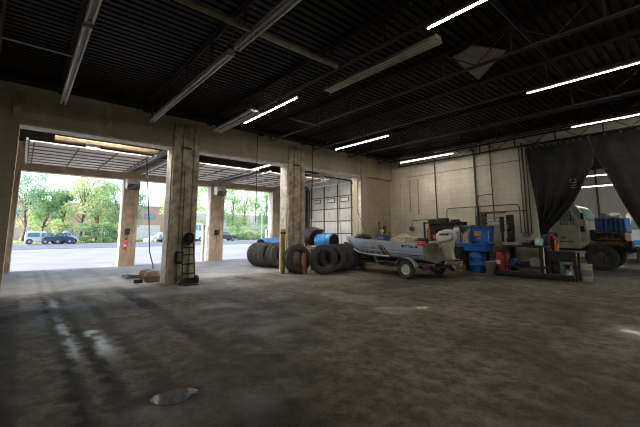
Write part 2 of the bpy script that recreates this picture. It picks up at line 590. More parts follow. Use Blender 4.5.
b = MB()
deck(b, -10.2, 7.05, .45, BY + .1, CEIL)
deck(b, -10.2, 7.05, -5.1, -.80, CEIL)
deck(b, -10.2, -4.83, -.80, .45, CEIL)
deck(b, -4.62, -2.0, -.80, .45, CEIL)
deck(b, -1.55, 7.05, -.80, .45, CEIL)
deck(b, -4.83, -4.62, -.60, .45, CEIL)
deck(b, -2.0, -1.55, -.80, .12, CEIL)
struct(b.build('ceiling', M_DECK, angle=20), 'dark corrugated steel roof deck', 'ceiling')
b = MB()
zt = CEIL + .16
b.box((-1.6, (.45 + BY) / 2, zt), (17.6, BY - .45, .15))
b.box((-1.6, -3.25, zt), (17.6, 3.7, .15))
struct(b.build('roof_hall', M_CONC))

# open-web joists
JY = [.45, 2.33, 4.15, 6.0, 7.86, 9.72, 11.55, 13.05, -1.4, -3.2]
JL = ['ending above the left end of the first opening', 'ending above the right half of the first opening', 'passing beside the grooved hand truck pillar', 'ending above the middle opening',
      'ending above the tyre pillar', 'crossing above the boat', 'crossing in front of the machines', 'closest to the cream wall', 'above the camera', 'farthest behind the camera']
for k, y in enumerate(JY):
    root = thing('roof_joist', 'open-web steel roof joist ' + JL[k], 'roof joist', (WX, y, 0), group='roof joists', kind='structure')
    b = MB()
    for s in (-1, 1):
        b.box((8.6, s * .035, CEIL - .03), (17.2, .05, .008)).box((8.6, s * .013, CEIL - .055), (17.2, .008, .05))
    b.build('top_chord', M_JOIST, root)
    b = MB()
    for s in (-1, 1):
        b.box((8.7, s * .029, 4.42), (16.2, .036, .008)).box((8.7, s * .012, 4.44), (16.2, .007, .04))
    b.build('bottom_chord', M_JOIST, root)
    b = MB()
    b.box((.35, 0, (4.42 + CEIL) / 2 + .07), (.75, .03, .03), (0, math.radians(38), 0))
    x = .7
    while x < 16.2:
        b.box((x, 0, (4.42 + CEIL) / 2), (.03, .03, CEIL - 4.44))
        d = .62
        b.cyl((x, 0, CEIL - .06), (x + d, 0, 4.45), .011, n=6)
        b.cyl((x + d, 0, 4.45), (x + 2 * d, 0, CEIL - .06), .011, n=6)
        x += 2 * d
    b.build('web', M_JOIST, root)
    MB().box((.03, 0, CEIL - .12), (.2, .14, .2)).build('bearing_seat', M_DARKSTEEL, root)

# overhead pipes that cross the joists
for x, y0, y1, r, z, nm, lab, mt in (
        (-4.16, -4.5, 4.0, .045, 4.36, 'overhead_pipe', 'thick olive pipe under the roof ending near the old reflector light', M_PIPE),
        (-6.8, -4.5, .38, .016, 4.36, 'overhead_conduit', 'thin pale conduit running to the first unlit strip light', M_PALETONE),
        (-1.87, .57, 8.8, .014, 4.8, 'overhead_conduit', 'thin dark conduit passing beside the pale roof patch', M_BLACK),
        (-7.0, 5.0, 6.05, .018, 4.36, 'overhead_conduit', 'short conduit stub beyond the old reflector light', M_PIPE)):
    o = MB().cyl((0, y0, 0), (0, y1, 0), r, n=10).build(nm, mt, loc=(x, 0, z))
    tag(o, lab, 'pipe')
o = MB().tube([(-6.77, -.5, 4.98), (-6.77, -.5, 4.2), (-6.77, -.5, 3.0)], .025).build('drop_pipe', M_PIPE)
tag(o, 'olive pipe dropping from the roof by the left edge', 'pipe')
o = MB().prism([(-3.16, 6.25), (-2.69, 6.12), (-2.35, 6.78), (-3.28, 7.65)], 'z', CEIL - .05, CEIL - .02).build('roof_patch', pm('pale_patch', (.33, .29, .22), .8, var=.2))
tag(o, 'pale kite-shaped patch fixed to the dark roof deck', 'roof patch')


# ------------------------------------------------------------------ lights
def led(x, y, z, label, L=2.36, top=None, group='lit tube lights of the hall', mt=None):
    root = thing('tube_light', label, 'tube light', (x, y, z), group=group)
    MB().cyl((0, 0, 0), (L, 0, 0), .0125, n=12).build('lit_tube', mt or M_LED, root)
    b = MB()
    b.prism([(-.03, .04), (.03, .04), (.034, -.004), (.027, -.004), (.022, .022), (-.022, .022), (-.027, -.004), (-.034, -.004)], 'x', -.01, L + .01)
    for q in (-.012, L + .012):
        b.box((q, 0, .01), (.02, .035, .05))
    b.build('housing', M_FIXT, root)
    for q in (.3, L - .3):
        MB().cyl((q, 0, .04), (q, 0, (top or CEIL) - z), .006, n=6).build('hanger', M_DARKSTEEL, root)
    return root


led(-8.16, 4.34, 4.38, 'lit tube light beside the unlit twin fixture, near the middle opening')
led(-2.47, 4.21, 4.38, 'lit tube light just above the end of the yellowed reflector light')
led(-8.74, 8.30, 4.38, 'lit tube light over the rear opening, above the tyres')
led(-8.65, 12.05, 4.38, 'short-looking lit tube light high along the cream wall by the corner')
led(-2.38, 7.92, 4.38, 'lit tube light in front of the black curtains, higher one')
led(-2.43, 11.52, 4.38, 'lit tube light closest to the top of the black curtains')
for x, y in ((3.2, 4.2), (3.2, 7.92), (3.2, 11.5), (3.2, -1.6)):
    led(x, y, 4.38, 'lit tube light out of the picture behind the camera', group='tube lights behind the camera')


def strip(x, y, L, label):
    root = thing('strip_light', label, 'strip light', (x, y, 4.30), group='unlit strip lights under the joists')
    MB().prism([(-.055, .09), (.055, .09), (.066, .02), (.016, .035), (-.016, .035), (-.066, .02)], 'x', 0, L).build('housing', M_FIXT, root)
    for s in (-1, 1):
        MB().cyl((.03, s * .04, .005), (L - .03, s * .04, .005), .017, n=10).build('tube', M_TUBEOFF, root)
    for q in (.02, L - .02):
        MB().box((q, 0, .02), (.03, .125, .06)).build('end_cap', M_FIXTOLD, root)
    for q in (.3, L - .3):
        MB().cyl((q, 0, .085), (q, 0, .125), .02, n=6).build('hanger', M_DARKSTEEL, root)


strip(-9.4, .45, 3.9, 'unlit white strip light above the left end of the first opening')
strip(-5.38, .45, 2.4, 'unlit white strip light continuing the leftmost run towards the camera')
strip(-9.45, 2.33, 4.55, 'long unlit white strip light between the first opening and the olive pipe')
strip(-4.72, 2.33, 2.4, 'unlit strip light continuing the long run past the olive pipe')


def reflector(x, y, z, L, w, mt, label):
    root = thing('reflector_light', label, 'reflector light', (x, y, z), group='unlit reflector lights')
    MB().prism([(-w * .25, .1), (w * .25, .1), (w * .5, 0), (w * .5 - .012, 0), (w * .23, .085), (-w * .23, .085), (-w * .5 + .012, 0), (-w * .5, 0)], 'x', 0, L).build('reflector', mt, root)
    for s in (-1, 1):
        MB().cyl((.04, s * w * .17, .035), (L - .04, s * w * .17, .035), .019, n=10).build('tube', M_TUBEOFF, root)
    for q in (.015, L - .015):
        MB().box((q, 0, .06), (.03, w * .6, .08)).build('end_plate', mt, root)
    for q in (.25, L - .25):
        MB().tube([(q, 0, .1), (q, .03, .3), (q, 0, CEIL - z)], .006, n=5).build('hanger', M_DARKSTEEL, root)


reflector(-9.4, 4.06, 4.34, 2.25, .32, M_FIXT, 'unlit twin-tube reflector light hanging beside the lit tube by the left wall')
reflector(-5.13, 4.6, 4.36, 2.6, .23, M_FIXTOLD, 'unlit yellowed reflector light hanging in mid hall')

# ------------------------------------------------------------------ drive-through bay
# outer wall
b = MB()
b.box((OX - .2, 6.4, (3.71 + 4.9) / 2), (.4, 15.2, 4.9 - 3.71))
b.box((OX - .2, -.72, 1.86), (.4, .96, 3.71))
struct(b.build('wall_outer', M_OUTPIL), 'tan outer wall band above the drive-through exits', 'wall')
b = MB()
b.box((-13.4, -1.3, 2.4), (7.0, .2, 4.9))
struct(b.build('wall_bay_left', M_LEFT))
b = MB()
b.box((-16.3, 13.0, 2.4), (1.1, .3, 4.9)).box((-11.3, 13.0, 2.4), (1.85, .3, 4.9)).box((-14, 13.0, 4.5), (3.6, .3, .9))
struct(b.build('wall_bay_right', M_CONC), 'end wall of the drive-through bay around the closed white door', 'wall')
b = MB().box((-13.4, 6, 4.9), (7.2, 15, .2))
struct(b.build('ceiling_bay', M_DECK), 'dark roof of the drive-through bay', 'ceiling')


def outer_pillar(y0, y1, label):
    w = y1 - y0
    root = thing('pillar', label, 'pillar', (OX, y0, 0), kind='structure')
    P = [(-.4, 0), (.1, 0), (.1, w * .3), (.05, w * .33), (.05, w * .7), (.1, w * .73), (.1, w), (-.4, w)]
    MB().prism(P, 'z', 0, 3.95).build('shaft', M_OUTPIL, root)
    MB().box((-.16, -.015, 1.85), (.46, .03, 3.68)).build('painted_lit_side', M_CONC, root)  # sunlight on the left side painted as a paler plate


outer_pillar(3.20, 3.78, 'tan outer pillar with a red fire extinguisher')
outer_pillar(7.10, 7.80, 'tan outer pillar behind the middle opening')
outer_pillar(10.80, 11.65, 'broad tan outer pillar seen just left of the tyre pillar')
b = MB().box((OX - .2, 12.3, 1.86), (.4, 1.5, 3.71))
struct(b.build('wall_outer_end', M_OUTPIL), 'tan outer wall by the closed white door', 'wall')
b = MB().box((OX - .15, -.23, 1.85), (.5, .03, 3.7))
struct(b.build('trim_4', M_CONC))
# low cream guard posts beside outer pillars
for y, h, lab in ((6.86, 1.75, 'cream guard post beside the outer pillar behind the middle opening'), (10.55, 1.5, 'cream guard post beside the broad outer pillar')):
    b = MB().cyl((0, 0, 0), (0, 0, h), .09, n=16).sphere((0, 0, h), .09, 12, 6)
    tag(b.build('guard_post', M_CONC, loc=(OX - .15, y, 0)), lab, 'post')


def raised_door(y0, y1, label):
    root = thing('overhead_door', label, 'overhead door', (-16.35, y0, 3.97), group='raised overhead doors')
    L, n = 4.05, 7
    w = y1 - y0
    for k in range(n):
        x0, x1 = k * L / n + .022, (k + 1) * L / n - .022
        MB().box(((x0 + x1) / 2, w / 2, .0), (x1 - x0, w, .04), bev=.004).build('door_panel', M_DOOROUT, root)
    b = MB()
    for k in range(1, n):
        b.box((k * L / n, w / 2, -.02), (.045, w, .045))
    b.build('section_joint', M_DOORRAIL, root)
    for f in (.03, .36, .68, .97):
        MB().box((L / 2, w * f, -.035), (L, .035, .03)).build('stile', M_DOORRAIL, root)
    b = MB()
    b.cyl((L + .1, .05, .45), (L + .1, w - .05, .45), .035, n=10).cyl((L + .1, w * .45, .45), (L + .1, w * .55, .45), .06, n=12)
    b.build('torsion_bar', M_DARKSTEEL, root)
    for s in (-.06, w + .06):
        b = MB().box((L / 2 + .1, s, -.01), (L + .2, .05, .09))
        b.build('track', M_GALV, root)


raised_door(-.05, 3.12, 'raised pale door panels under the bay roof behind the first opening')
raised_door(3.78, 7.05, 'raised pale door panels under the bay roof behind the middle opening')
raised_door(7.78, 10.75, 'raised pale door panels under the bay roof behind the tyre pillar')
for y, lab in ((3.45, 'dark steel beam across the bay behind the hand truck pillar'), (7.42, 'dark steel beam across the bay behind the tyre pillar')):
    b = MB().box((-13.5, y, 4.12), (6.1, .3, .03)).box((-13.5, y, 4.45), (6.1, .3, .03)).box((-13.5, y, 4.28), (6.1, .03, .34))
    tag(b.build('steel_beam', M_DARKSTEEL), lab, 'beam', kind='structure')
o = MB().box((0, 0, 0), (.22, 2.6, .12), bev=.01).build('hanging_beam', pm('beam_timber', (.27, .2, .13), .75, var=.3), loc=(-11.25, 1.74, 3.90))
tag(o, 'long tan timber beam hung across the first opening', 'beam')
root = thing('box_light', 'small white box light under the tan beam', 'light', (-11.25, 1.3, 3.806))
MB().box((0, 0, 0), (.14, .34, .07), bev=.01).build('housing', M_FIXT, root)
MB().box((0, 0, -.04), (.11, .3, .012)).build('diffuser', pm('lit_diffuser', (1, .95, .85), .4, var=0, bump=0, emit=12.), root)


def wall_lamp(y, z, label):
    root = thing('wall_heater', label, 'heater', (OX + .62, y, z), group='box heaters on the outer pillars')
    b = MB().prism([(-.1, .22), (.16, .22), (.3, -.02), (.2, -.22), (-.1, -.12)], 'y', -.25, .25)
    b.build('housing', pm('heater_grey', (.85, .83, .78), .5), root)
    b = MB()
    for k in range(5):
        t = k / 4
        b.box((.30 - .1 * t + .012, 0, -.03 - .19 * t), (.014, .44, .028), (0, .4, 0))
    b.build('louver', M_DARKSTEEL, root)
    MB().box((-.31, 0, .1), (.42, .06, .06)).build('bracket', M_DARKSTEEL, root)


wall_lamp(3.38, 3.42, 'grey box heater on the outer pillar with the fire extinguisher')
wall_lamp(7.28, 3.42, 'grey box heater on the outer pillar behind the middle opening')
led(-13.4, 7.1, 4.02, 'lit tube light in the drive-through bay behind the middle opening', L=2.6, top=4.8, group='bay lights')
for y, lab in ((1.5, 'added unseen tube light behind the header of the first opening'), (5.4, 'added unseen tube light behind the header of the middle opening'), (9.4, 'added unseen tube light behind the header of the rear opening')):  # unseen tubes added to brighten the bay
    for x, w_ in ((-10.85, 'nearer the hall'), (-11.55, 'farther into the bay')):
        t_ = led(x, y - 1.1, 4.42 if x > -11 else 4.36, lab + ', ' + w_, L=2.3, top=4.8, group='bay lights', mt=M_LEDFILL)
        t_.rotation_euler.z = PI / 2
o = thing('strip_light', 'unlit yellowed strip light in front of the closed white door', 'strip light', (-15.0, 11.6, 4.02), group='bay lights')
MB().box((1.1, 0, .05), (2.2, .16, .08), bev=.01).build('housing', M_FIXTOLD, o)
MB().cyl((.05, 0, -.01), (2.15, 0, -.01), .02, n=10).build('tube', M_TUBEOFF, o)

# closed overhead door in the end wall
root = thing('overhead_door', 'closed white sectional overhead door with a row of small windows', 'overhead door', (-15.72, 12.84, 0))
DW = 3.5
nz = 6
for k in range(nz):
    z0, z1 = .02 + k * 4.0 / nz, (k + 1) * 4.0 / nz
    MB().box((DW / 2, 0, (z0 + z1) / 2), (DW, .05, z1 - z0 - .025), bev=.004).build('door_panel', M_DOOR, root)
b = MB()
for k in range(1, nz):
    b.box((DW / 2, -.012, k * 4. / nz + .008), (DW, .04, .05))
b.build('section_joint', M_DOORRAIL, root)
for f in (.03, .36, .675, .97):
    MB().box((DW * f, -.035, 2.0), (.09, .03, 4.0)).build('stile', M_DOORRAIL, root)
for f in (.19, .52, .83):
    pw = MB().box((DW * f, -.035, 3.14), (.62, .02, .24), bev=.01).build('window_frame', M_DARKSTEEL, root)
    MB().box((DW * f, -.048, 3.14), (.54, .012, .17)).build('pane', pm('daylit_pane', (.8, .85, .9), .2, var=0, bump=0), pw)
for s in (-.06, DW + .06):
    arc = [(s, -.05, .1), (s, -.05, 3.75)] + [(s, -.05 - .3 * (1 - math.cos(a)), 3.75 + .3 * math.sin(a)) for a in np.linspace(.2, PI / 2, 6)] + [(s, -4.2, 4.12)]
    MB().tube(arc, .035, n=6).build('track', M_DARKSTEEL, root)
MB().tube([(2.55, -.12, 4.2), (2.6, -.1, 2.0), (2.72, -.12, .8), (2.9, -.3, .2)], .012, n=5).build('pull_rope', M_BLACK, root)
o = MB().cyl((0, 0, 0), (0, 0, 3.9), .07, n=12).build('downpipe', M_DARKSTEEL, loc=(-15.98, 12.75, 0))
tag(o, 'dark downpipe left of the closed white door', 'pipe')

# hanging air hose in the first opening, and the stuff on the floor beneath
o = MB().tube([(-13.0, 3.1, 4.2), (-13.0, 3.2, 3.2), (-12.95, 3.3, 2.0), (-12.7, 3.3, 1.3), (-12.2, 3.2, .8), (-11.55, 3.15, .42), (-11.25, 3.08, .36)], .02, n=8).build('hanging_hose', M_BLACK)
tag(o, 'thin black hose hanging from the bay roof down to the brown drums', 'hose')


def brake_drum(x, y, r, h, label):
    root = thing('brake_drum', label, 'brake drum', (x, y, 0), group='brown drums by the pillar')
    MB().lathe([(r * .8, 0), (r * .94, .02), (r, h * .3), (r * 1.02, h * .45), (r * 1.06, h * .48), (r * 1.06, h * .6), (r * 1.0, h * .64), (r * .92, h * .85), (r * .78, h), (r * .6, h), (r * .55, h * .85), (r * .2, h * .85)], n=28).build('shell', pm('drum_rust', (.25, .19, .145), .8, var=.35, scale=7), root)
    MB().cyl((0, 0, h * .84), (0, 0, h * .98), r * .22, n=16).build('hub', M_DARKSTEEL, root)


brake_drum(-10.98, 3.0, .22, .30, 'rusty brown drum closest to the hand truck pillar')
brake_drum(-11.75, 3.02, .19, .27, 'rusty brown drum behind the other, with the hose above')
pts = []
for k in range(70):
    a = k * .42
    r = .27 + .05 * math.sin(k * .9)
    pts.append((-12.15 + r * math.cos(a) + .012 * k - .5, 2.72 + r * .7 * math.sin(a), .03 + .0006 * k))
o = MB().tube(pts, .02, n=6).build('hose_coil', M_BLACK)
tag(o, 'black hose lying in loose loops on the floor of the bay', 'hose')
o = MB().box((0, 0, .05), (.16, .22, .1), bev=.015).build('wheel_chock', M_BLACK, loc=(-10.95, 2.62, 0))
tag(o, 'small black block on the floor in front of the brown drums', 'block')

# fire extinguisher
root = thing('fire_extinguisher', 'red fire extinguisher hung on the tan outer pillar', 'fire extinguisher', (OX + .2, 3.36, .68))
root.scale = (.8, .8, .85)
MB().lathe([(.07, 0), (.085, .02), (.085, .38), (.07, .44), (.03, .48), (.03, .5)], n=20).build('cylinder', pm('extinguisher_red', (.75, .05, .03), .35, var=.1), root)
MB().box((0, 0, .52), (.05, .05, .05)).box((.06, 0, .56), (.16, .03, .02), (0, -.3, 0)).build('valve', M_DARKSTEEL, root)
MB().tube([(.02, .03, .52), (.06, .1, .46), (.05, .11, .3), (.03, .1, .18)], .013, n=6).build('hose', M_BLACK, root)
MB().lathe([(.0865, .16), (.0865, .28)], n=20).build('paper_label', M_WHITE, root)
# dark switch boxes on the outer pillars
for y, z, s, lab in ((3.42, 1.45, .16, 'dark switch box above the fire extinguisher'), (7.42, 1.4, .2, 'dark switch box on the pillar behind the middle opening')):
    root = thing('switch_box', lab, 'switch box', (OX + .14, y, z))
    MB().box((0, 0, 0), (.1, s, .26), bev=.01).build('case', M_DARKSTEEL, root)
    MB().cyl((0, 0, -.13), (0, 0, -.9), .012, n=6).build('conduit', M_CONDUIT, root)
    MB().box((.06, .02, 0), (.03, .03, .08)).build('lever', M_BROWN, root)

# ------------------------------------------------------------------ hall: pillar with hand truck
root = thing('hand_truck', 'dark two-wheeled hand truck leaning on the grooved pillar', 'hand truck', (WX + .42, 3.60, 0))
b = MB()
for s in (-1, 1):
    b.tube([(.0, s * .17, .14), (-.1, s * .17, .6), (-.2, s * .16, 1.08), (-.24, s * .1, 1.2), (-.25, 0, 1.22)], .017, n=8)
for z, dx in ((.3, -.03), (.55, -.09), (.8, -.145), (1.0, -.185)):
    b.box((dx, 0, z), (.02, .34, .035))
b.build('frame', M_DARKSTEEL, root)
MB().box((.13, 0, .025), (.24, .42, .012)).box((.01, 0, .1), (.012, .42, .16)).build('toe_plate', M_DARKSTEEL, root)
MB().cyl((-.04, -.24, .12), (-.04, .24, .12), .013, n=8).build('axle', M_DARKSTEEL, root)
for s in (-1, 1):
    w = MB().lathe([(.06, -.035), (.115, -.035), (.122, -.015), (.122, .015), (.115, .035), (.06, .035)], 'y', (-.04, s * .225, .122), 24, closed=True).build('wheel', M_RUBBER, root)
    MB().lathe([(.02, -.03), (.062, -.03), (.062, .03), (.02, .03)], 'y', (-.04, s * .225, .122), 16, closed=True).build('rim', M_GALV, w)
root = thing('cable_coil', 'black cable coil hanging on the front of the hand truck pillar', 'cable', (WX + .13, 3.64, 1.25))
root.scale = (1, .75, .85)
b = MB()
for k in range(6):
    pts = []
    for j in range(26):
        a = 2 * PI * j / 26
        wv = .13 + .015 * k
        pts.append((.012 * k - .02 + .01 * math.sin(a * 3 + k), math.cos(a) * wv * (1 - .2 * math.sin(a)), math.sin(a) * .17 - .03 + .01 * k))
    b.tube(pts, .016, n=6, closed=True)
b.build('cable', M_BLACK, root)
MB().tube([(-.06, 0, .16), (.06, 0, .15), (.07, 0, .2)], .01, n=6).build('hook', M_DARKSTEEL, root)
MB().sphere((.03, .0, .0), (.05, .12, .14), 14, 8, .3).build('rag', M_BLACK, root)
root = thing('utility_box', 'black service box low on the hand truck pillar', 'box', (WX + .11, 3.42, .72))
MB().box((0, 0, 0), (.1, .2, .34), bev=.012).build('case', M_DARKSTEEL, root)
MB().tube([(.0, .05, .17), (.0, .05, .9), (-.02, .04, 2.6)], .012, n=6).build('conduit', M_CONDUIT, root)
MB().box((.055, 0, .02), (.02, .15, .24), bev=.006).build('cover', M_GREY, root)


# ------------------------------------------------------------------ tyres
def tyre_mesh(R=.49, W=.27):
    h = W / 2
    ri = .275
    half = [(ri, h * .62), (ri + .012, h * .80), (ri + .05, h * .92), (ri + .10, h * 1.0), (ri + .15, h * .98), (R - .035, h * .88), (R - .008, h * .78),
            (R, h * .66), (R, h * .46), (R - .013, h * .43), (R - .013, h * .36), (R, h * .33), (R, h * .1), (R - .013, h * .07)]
    prof = half + [(r, -x) for r, x in reversed(half)]
    # inner liner
    prof += [(ri + .02, -h * .5), (R - .05, -h * .6), (R - .035, 0), (R - .05, h * .6), (ri + .02, h * .5)]
    return MB().lathe(prof, 'x', (0, 0, 0), 48, closed=True)


def tyre(x, y, rz, lean, label, R=.49, W=.27, group='loose truck tyres'):
    root = thing('tyre', label, 'tyre', (x, y, R * math.cos(lean) + abs(math.sin(lean)) * W * .4), group=group)
    root.rotation_euler = Euler((0, lean, rz), 'XYZ')
    b = tyre_mesh(R, W)
    for k in range(40):
        a = 2 * PI * k / 40
        for s in (-1, 1):
            b.box((s * W * .37, math.cos(a) * (R + .002), math.sin(a) * (R + .002)), (W * .16, .035, .02), (a - PI / 2, 0, 0))
    b.build('casing', M_RUBBER, root)
    MB().lathe([(.268, W * .2), (.285, W * .33), (.30, W * .42), (.285, W * .36), (.272, W * .2)], 'x', n=40, closed=True).build('bead', M_RUBBER, root)
    return root


for k, (x, y) in enumerate(((-12.95, 7.72), (-12.6, 7.77), (-12.22, 7.75), (-11.82, 7.90), (-11.46, 7.86))):
    tyre(x, y, random.uniform(-.05, .05), -.10 - .02 * k, ['black tyre farthest out in the bay, end of the left row', 'second tyre from the outer end of the left row',
         'middle tyre of the left row of five', 'fourth tyre of the left row, before the last', 'tyre of the left row standing right behind the yellow bollard'][k], group='left row of tyres')
tyre(-9.74, 7.37, -.08, -.14, 'black tyre leaning on the pillar between the yellow bollard and red post')
tyre(-9.03, 7.96, -.42, -.12, 'big black tyre in front with its open centre facing the room')
for k, (x, y) in enumerate(((-9.22, 8.62), (-9.36, 9.15), (-9.55, 9.66))):
    tyre(x, y, -1.0, -.1, ['tyre tucked right behind the big front tyre', 'tyre second behind the big front tyre', 'tyre at the back end beside the boat bow'][k])
root = thing('bollard', 'yellow bollard post in front of the tyre pillar', 'bollard', (-10.02, 6.94, 0))
MB().cyl((0, 0, 0), (0, 0, 1.5), .085, n=20).sphere((0, 0, 1.5), (.085, .085, .05), 16, 8).build('post', M_YELLOW, root)
MB().cyl((0, 0, 1.36), (0, 0, 1.44), .1, n=20).build('collar', M_BROWN, root)
o = MB().cyl((0, 0, 0), (.0, 0, .72), .075, n=18).build('short_post', M_PINKRED, loc=(-9.42, 7.44, 0))
o.rotation_euler = (0, -.06, 0)
tag(o, 'short faded red post between the two nearest tyres', 'post')
root = thing('bollard', 'yellow bollard post behind the boat bow by the bay opening', 'bollard', (-9.75, 11.0, 0))
MB().cyl((0, 0, 0), (0, 0, 1.3), .085, n=20).sphere((0, 0, 1.3), (.085, .085, .05), 16, 8).build('post', M_YELLOW, root)
MB().cyl((0, 0, 1.16), (0, 0, 1.24), .1, n=20).build('collar', M_BROWN, root)

o = MB().box((0, 0, .4), (.5, .6, .8), bev=.02).build('crate', M_BLACK, loc=(-10.1, 8.75, 0))  # added to block the bright floor behind the tyre
tag(o, 'black crate added to darken the open centre of the big front tyre', 'crate')
# things standing behind the tyres
root = thing('pallet_stand', 'low timber stand hidden behind the tyres', 'stand', (-11.1, 9.55, 0))
for x in (-.8, .8):
    for y in (-.45, .45):
        MB().box((x, y, .36), (.09, .09, .72)).build('leg', M_WOOD, root)
MB().box((0, 0, .75), (1.9, 1.1, .06)).build('deck', M_WOOD, root)
root = thing('plastic_drum', 'bright blue plastic drum lying on its side behind the tyres', 'drum', (-10.62, 9.5, 1.07), rz=.12)
MB().lathe([(.27, -.42), (.285, -.40), (.285, -.2), (.295, -.18), (.295, -.14), (.285, -.12), (.285, .12), (.295, .14), (.295, .18), (.285, .2), (.285, .40), (.27, .42)], 'x', n=32).build('barrel', M_LBLUE, root)
MB().lathe([(.02, .415), (.25, .415), (.288, .40), (.288, .46), (.262, .47), (.25, .43), (.02, .43)], 'x', n=32).build('lid', M_BLACK, root)
out = [(-.95, -.42), (-.95, .05), (-.5, .26), (-.1, .31), (.36, .20), (.22, .02), (-.10, -.45), (-.35, -.36)]
b = MB()
P = []
for f, g in ((-.34, .72), (-.28, .92), (-.12, 1.0), (.12, 1.0), (.28, .92), (.34, .72)):
    P.append([(-.2 + (u + .2) * g, f, v * g) for u, v in out + out[:1]])
V = b.grid(P)
b.bm.faces.new(V[0][:-1])
b.bm.faces.new(V[-1][:-1])
bmesh.ops.remove_doubles(b.bm, verts=b.bm.verts, dist=.0005)
o = b.build('black_hood', M_BLACK, loc=(-11.25, 9.42, 1.33), rz=.12, angle=40)
tag(o, 'black wedge-shaped hood pointing up behind the tyre pillar and blue drum', 'hood')
root = thing('fuel_can', 'red fuel can between the blue drum and the boat bow', 'fuel can', (-9.72, 10.28, .86))
MB().box((0, 0, .18), (.34, .2, .32), bev=.04).build('body', pm('can_red', (.62, .05, .04), .4), root)
MB().tube([(-.08, 0, .34), (-.08, 0, .4), (.08, 0, .4), (.08, 0, .34)], .016, n=6).build('handle', M_RED, root)
MB().cyl((.12, 0, .33), (.19, 0, .42), .028, .018, n=10).build('spout', M_BLACK, root)
o = MB().box((0, 0, .43), (.9, .5, .86), bev=.02).build('crate', M_BROWN, loc=(-9.85, 10.3, 0))
tag(o, 'dark brown crate under the red fuel can', 'crate')
root = thing('oil_jug', 'navy jug with a yellow label beside the boat bow', 'jug', (-9.48, 10.3, .86))
MB().lathe([(.10, 0), (.115, .02), (.115, .24), (.05, .31), (.03, .32), (.03, .36)], n=20).build('body', M_NAVY, root)
MB().lathe([(.117, .06), (.117, .18)], n=20).build('paper_label', pm('yellow_label', (.7, .5, .1), .5), root)
MB().cyl((0, 0, .36), (0, 0, .385), .032, n=12).build('cap', M_RED, root)

# pale blue covered runabout out in the bay
root = thing('covered_dinghy', 'pale hull under a blue cover standing behind the left tyre row', 'boat', (-14.3, 9.75, .12), rz=1.35)
P, Q = [], []
for i in range(15):
    u = i / 14
    x = -1.05 + 2.1 * u
    w = .62 * (1 - max(0, (u - .45) / .55) ** 2.2) + .02
    P.append([(x, w * math.cos(a) * (1 if abs(math.cos(a)) > .1 else .1), .75 - .5 * math.sin(a) ** .8 + .12 * u * u) for a in np.linspace(0, PI, 13)])
    Q.append([(x * .97, w * .98 * math.cos(a), .75 + .12 * u * u + (.34 - .18 * u) * math.sin(a) * math.sin(PI * (.1 + .85 * u)) ** .4) for a in np.linspace(0, PI, 13)])
b = MB()
b.grid(P)
b.bm.faces.new([v for v in b.bm.verts][:13])
b.build('hull', pm('pale_hull', (.62, .70, .74), .35, var=.06), root, angle=60)
b = MB()
b.grid(Q)
b.build('cover', pm('cover_blue', (.10, .26, .56), .5, var=.25, scale=4), root, angle=60)
b = MB()
for x in (-.8, .6):
    b.box((x, 0, .08), (.12, .9, .40))
b.build('chock', M_WOOD, root)

# ------------------------------------------------------------------ boat on its trailer
BX0, BX1, BYC = -9.95, -5.95, 10.05          # bow tip, transom, centreline


def hull_pt(u, v):
    """u 0 bow .. 1 transom, v 0 sheer .. 1 keel on the near side (negative y)"""
    x = BX0 + (BX1 - BX0) * u
    s = min(1, u / .62)
    beam = .76 * (1 - (1 - s) ** 2.1)
    sheer = 1.25 - .20 * u ** .8 + .03 * u * u
    keel = .44 + .62 * max(0, 1 - u / .34) ** 1.9
    chz = keel + (sheer - keel) * (.32 - .1 * u)
    chw = beam * (.80 + .1 * u)
    if v < .68:
        t = v / .68
        y = beam + (chw - beam) * t
        z = sheer + (chz - sheer) * t
        y += .025 * math.sin(PI * t)
    else:
        t = (v - .68) / .32
        y = chw * (1 - t)
        z = chz + (keel - chz) * t
    return Vector((x, -y, z))


root = thing('boat', 'silver aluminium fishing boat with dark slanted stripes on a trailer', 'boat', (BX0, BYC, 0))
NU = 28
us = [(i / NU) ** 1.25 for i in range(NU + 1)]
off = Vector((-BX0, 0, 0))


def hull_sheet(v0, v1, nv, dz=0., side=-1, grow=0.):
    P = []
    for u in us:
        row = []
        for j in range(nv + 1):
            p = hull_pt(u, v0 + (v1 - v0) * j / nv) + off
            p.y = p.y * (1 + grow) if side < 0 else -p.y * (1 + grow)
            row.append(p)
        P.append(row)
    return P


b = MB()
for s in (-1, 1):
    b.grid(hull_sheet(0, .40, 6, side=s))
# transom plate closes the stern
tv = [hull_pt(1, v / 12) + off for v in range(13)]
b.build('hull_side', M_ALU, root, angle=50, solid=.012)
b = MB()
for s in (-1, 1):
    b.grid(hull_sheet(.40, .68, 4, side=s))
b.build('hull_lower_side', M_ALU2, root, angle=50, solid=.012)
b = MB()
for s in (-1, 1):
    b.grid(hull_sheet(.68, 1, 5, side=s))
b.build('hull_bottom', M_ALUDARK, root, angle=50, solid=.012)
b = MB()
poly = [(p.y, p.z) for p in tv] + [(-p.y, p.z) for p in reversed(tv[:-1])]
b.prism(poly, 'x', BX1 - BX0 - .03, BX1 - BX0 + .02)
b.build('transom', pm('transom_olive', (.26, .23, .17), .55, var=.2, dirt=(.12, .1, .07), dirt_amt=.6), root)
b = MB()
for s in (-1, 1):
    b.tube([Vector((p.x, p.y * s * -1 if s > 0 else p.y, p.z + .01)) for p in [hull_pt(u, 0) + off for u in us]], .024, n=8, flat=.7)
b.build('gunwale', M_GALV, root)
# bright spray rail along the bow
b = MB()
P = []
for u in np.linspace(.02, .66, 24):
    p = hull_pt(u, .66) + off
    P.append(p + Vector((0, -.018, 0)))
b.tube(P, .022, n=6)
b.build('spray_rail', M_WHITE, root)


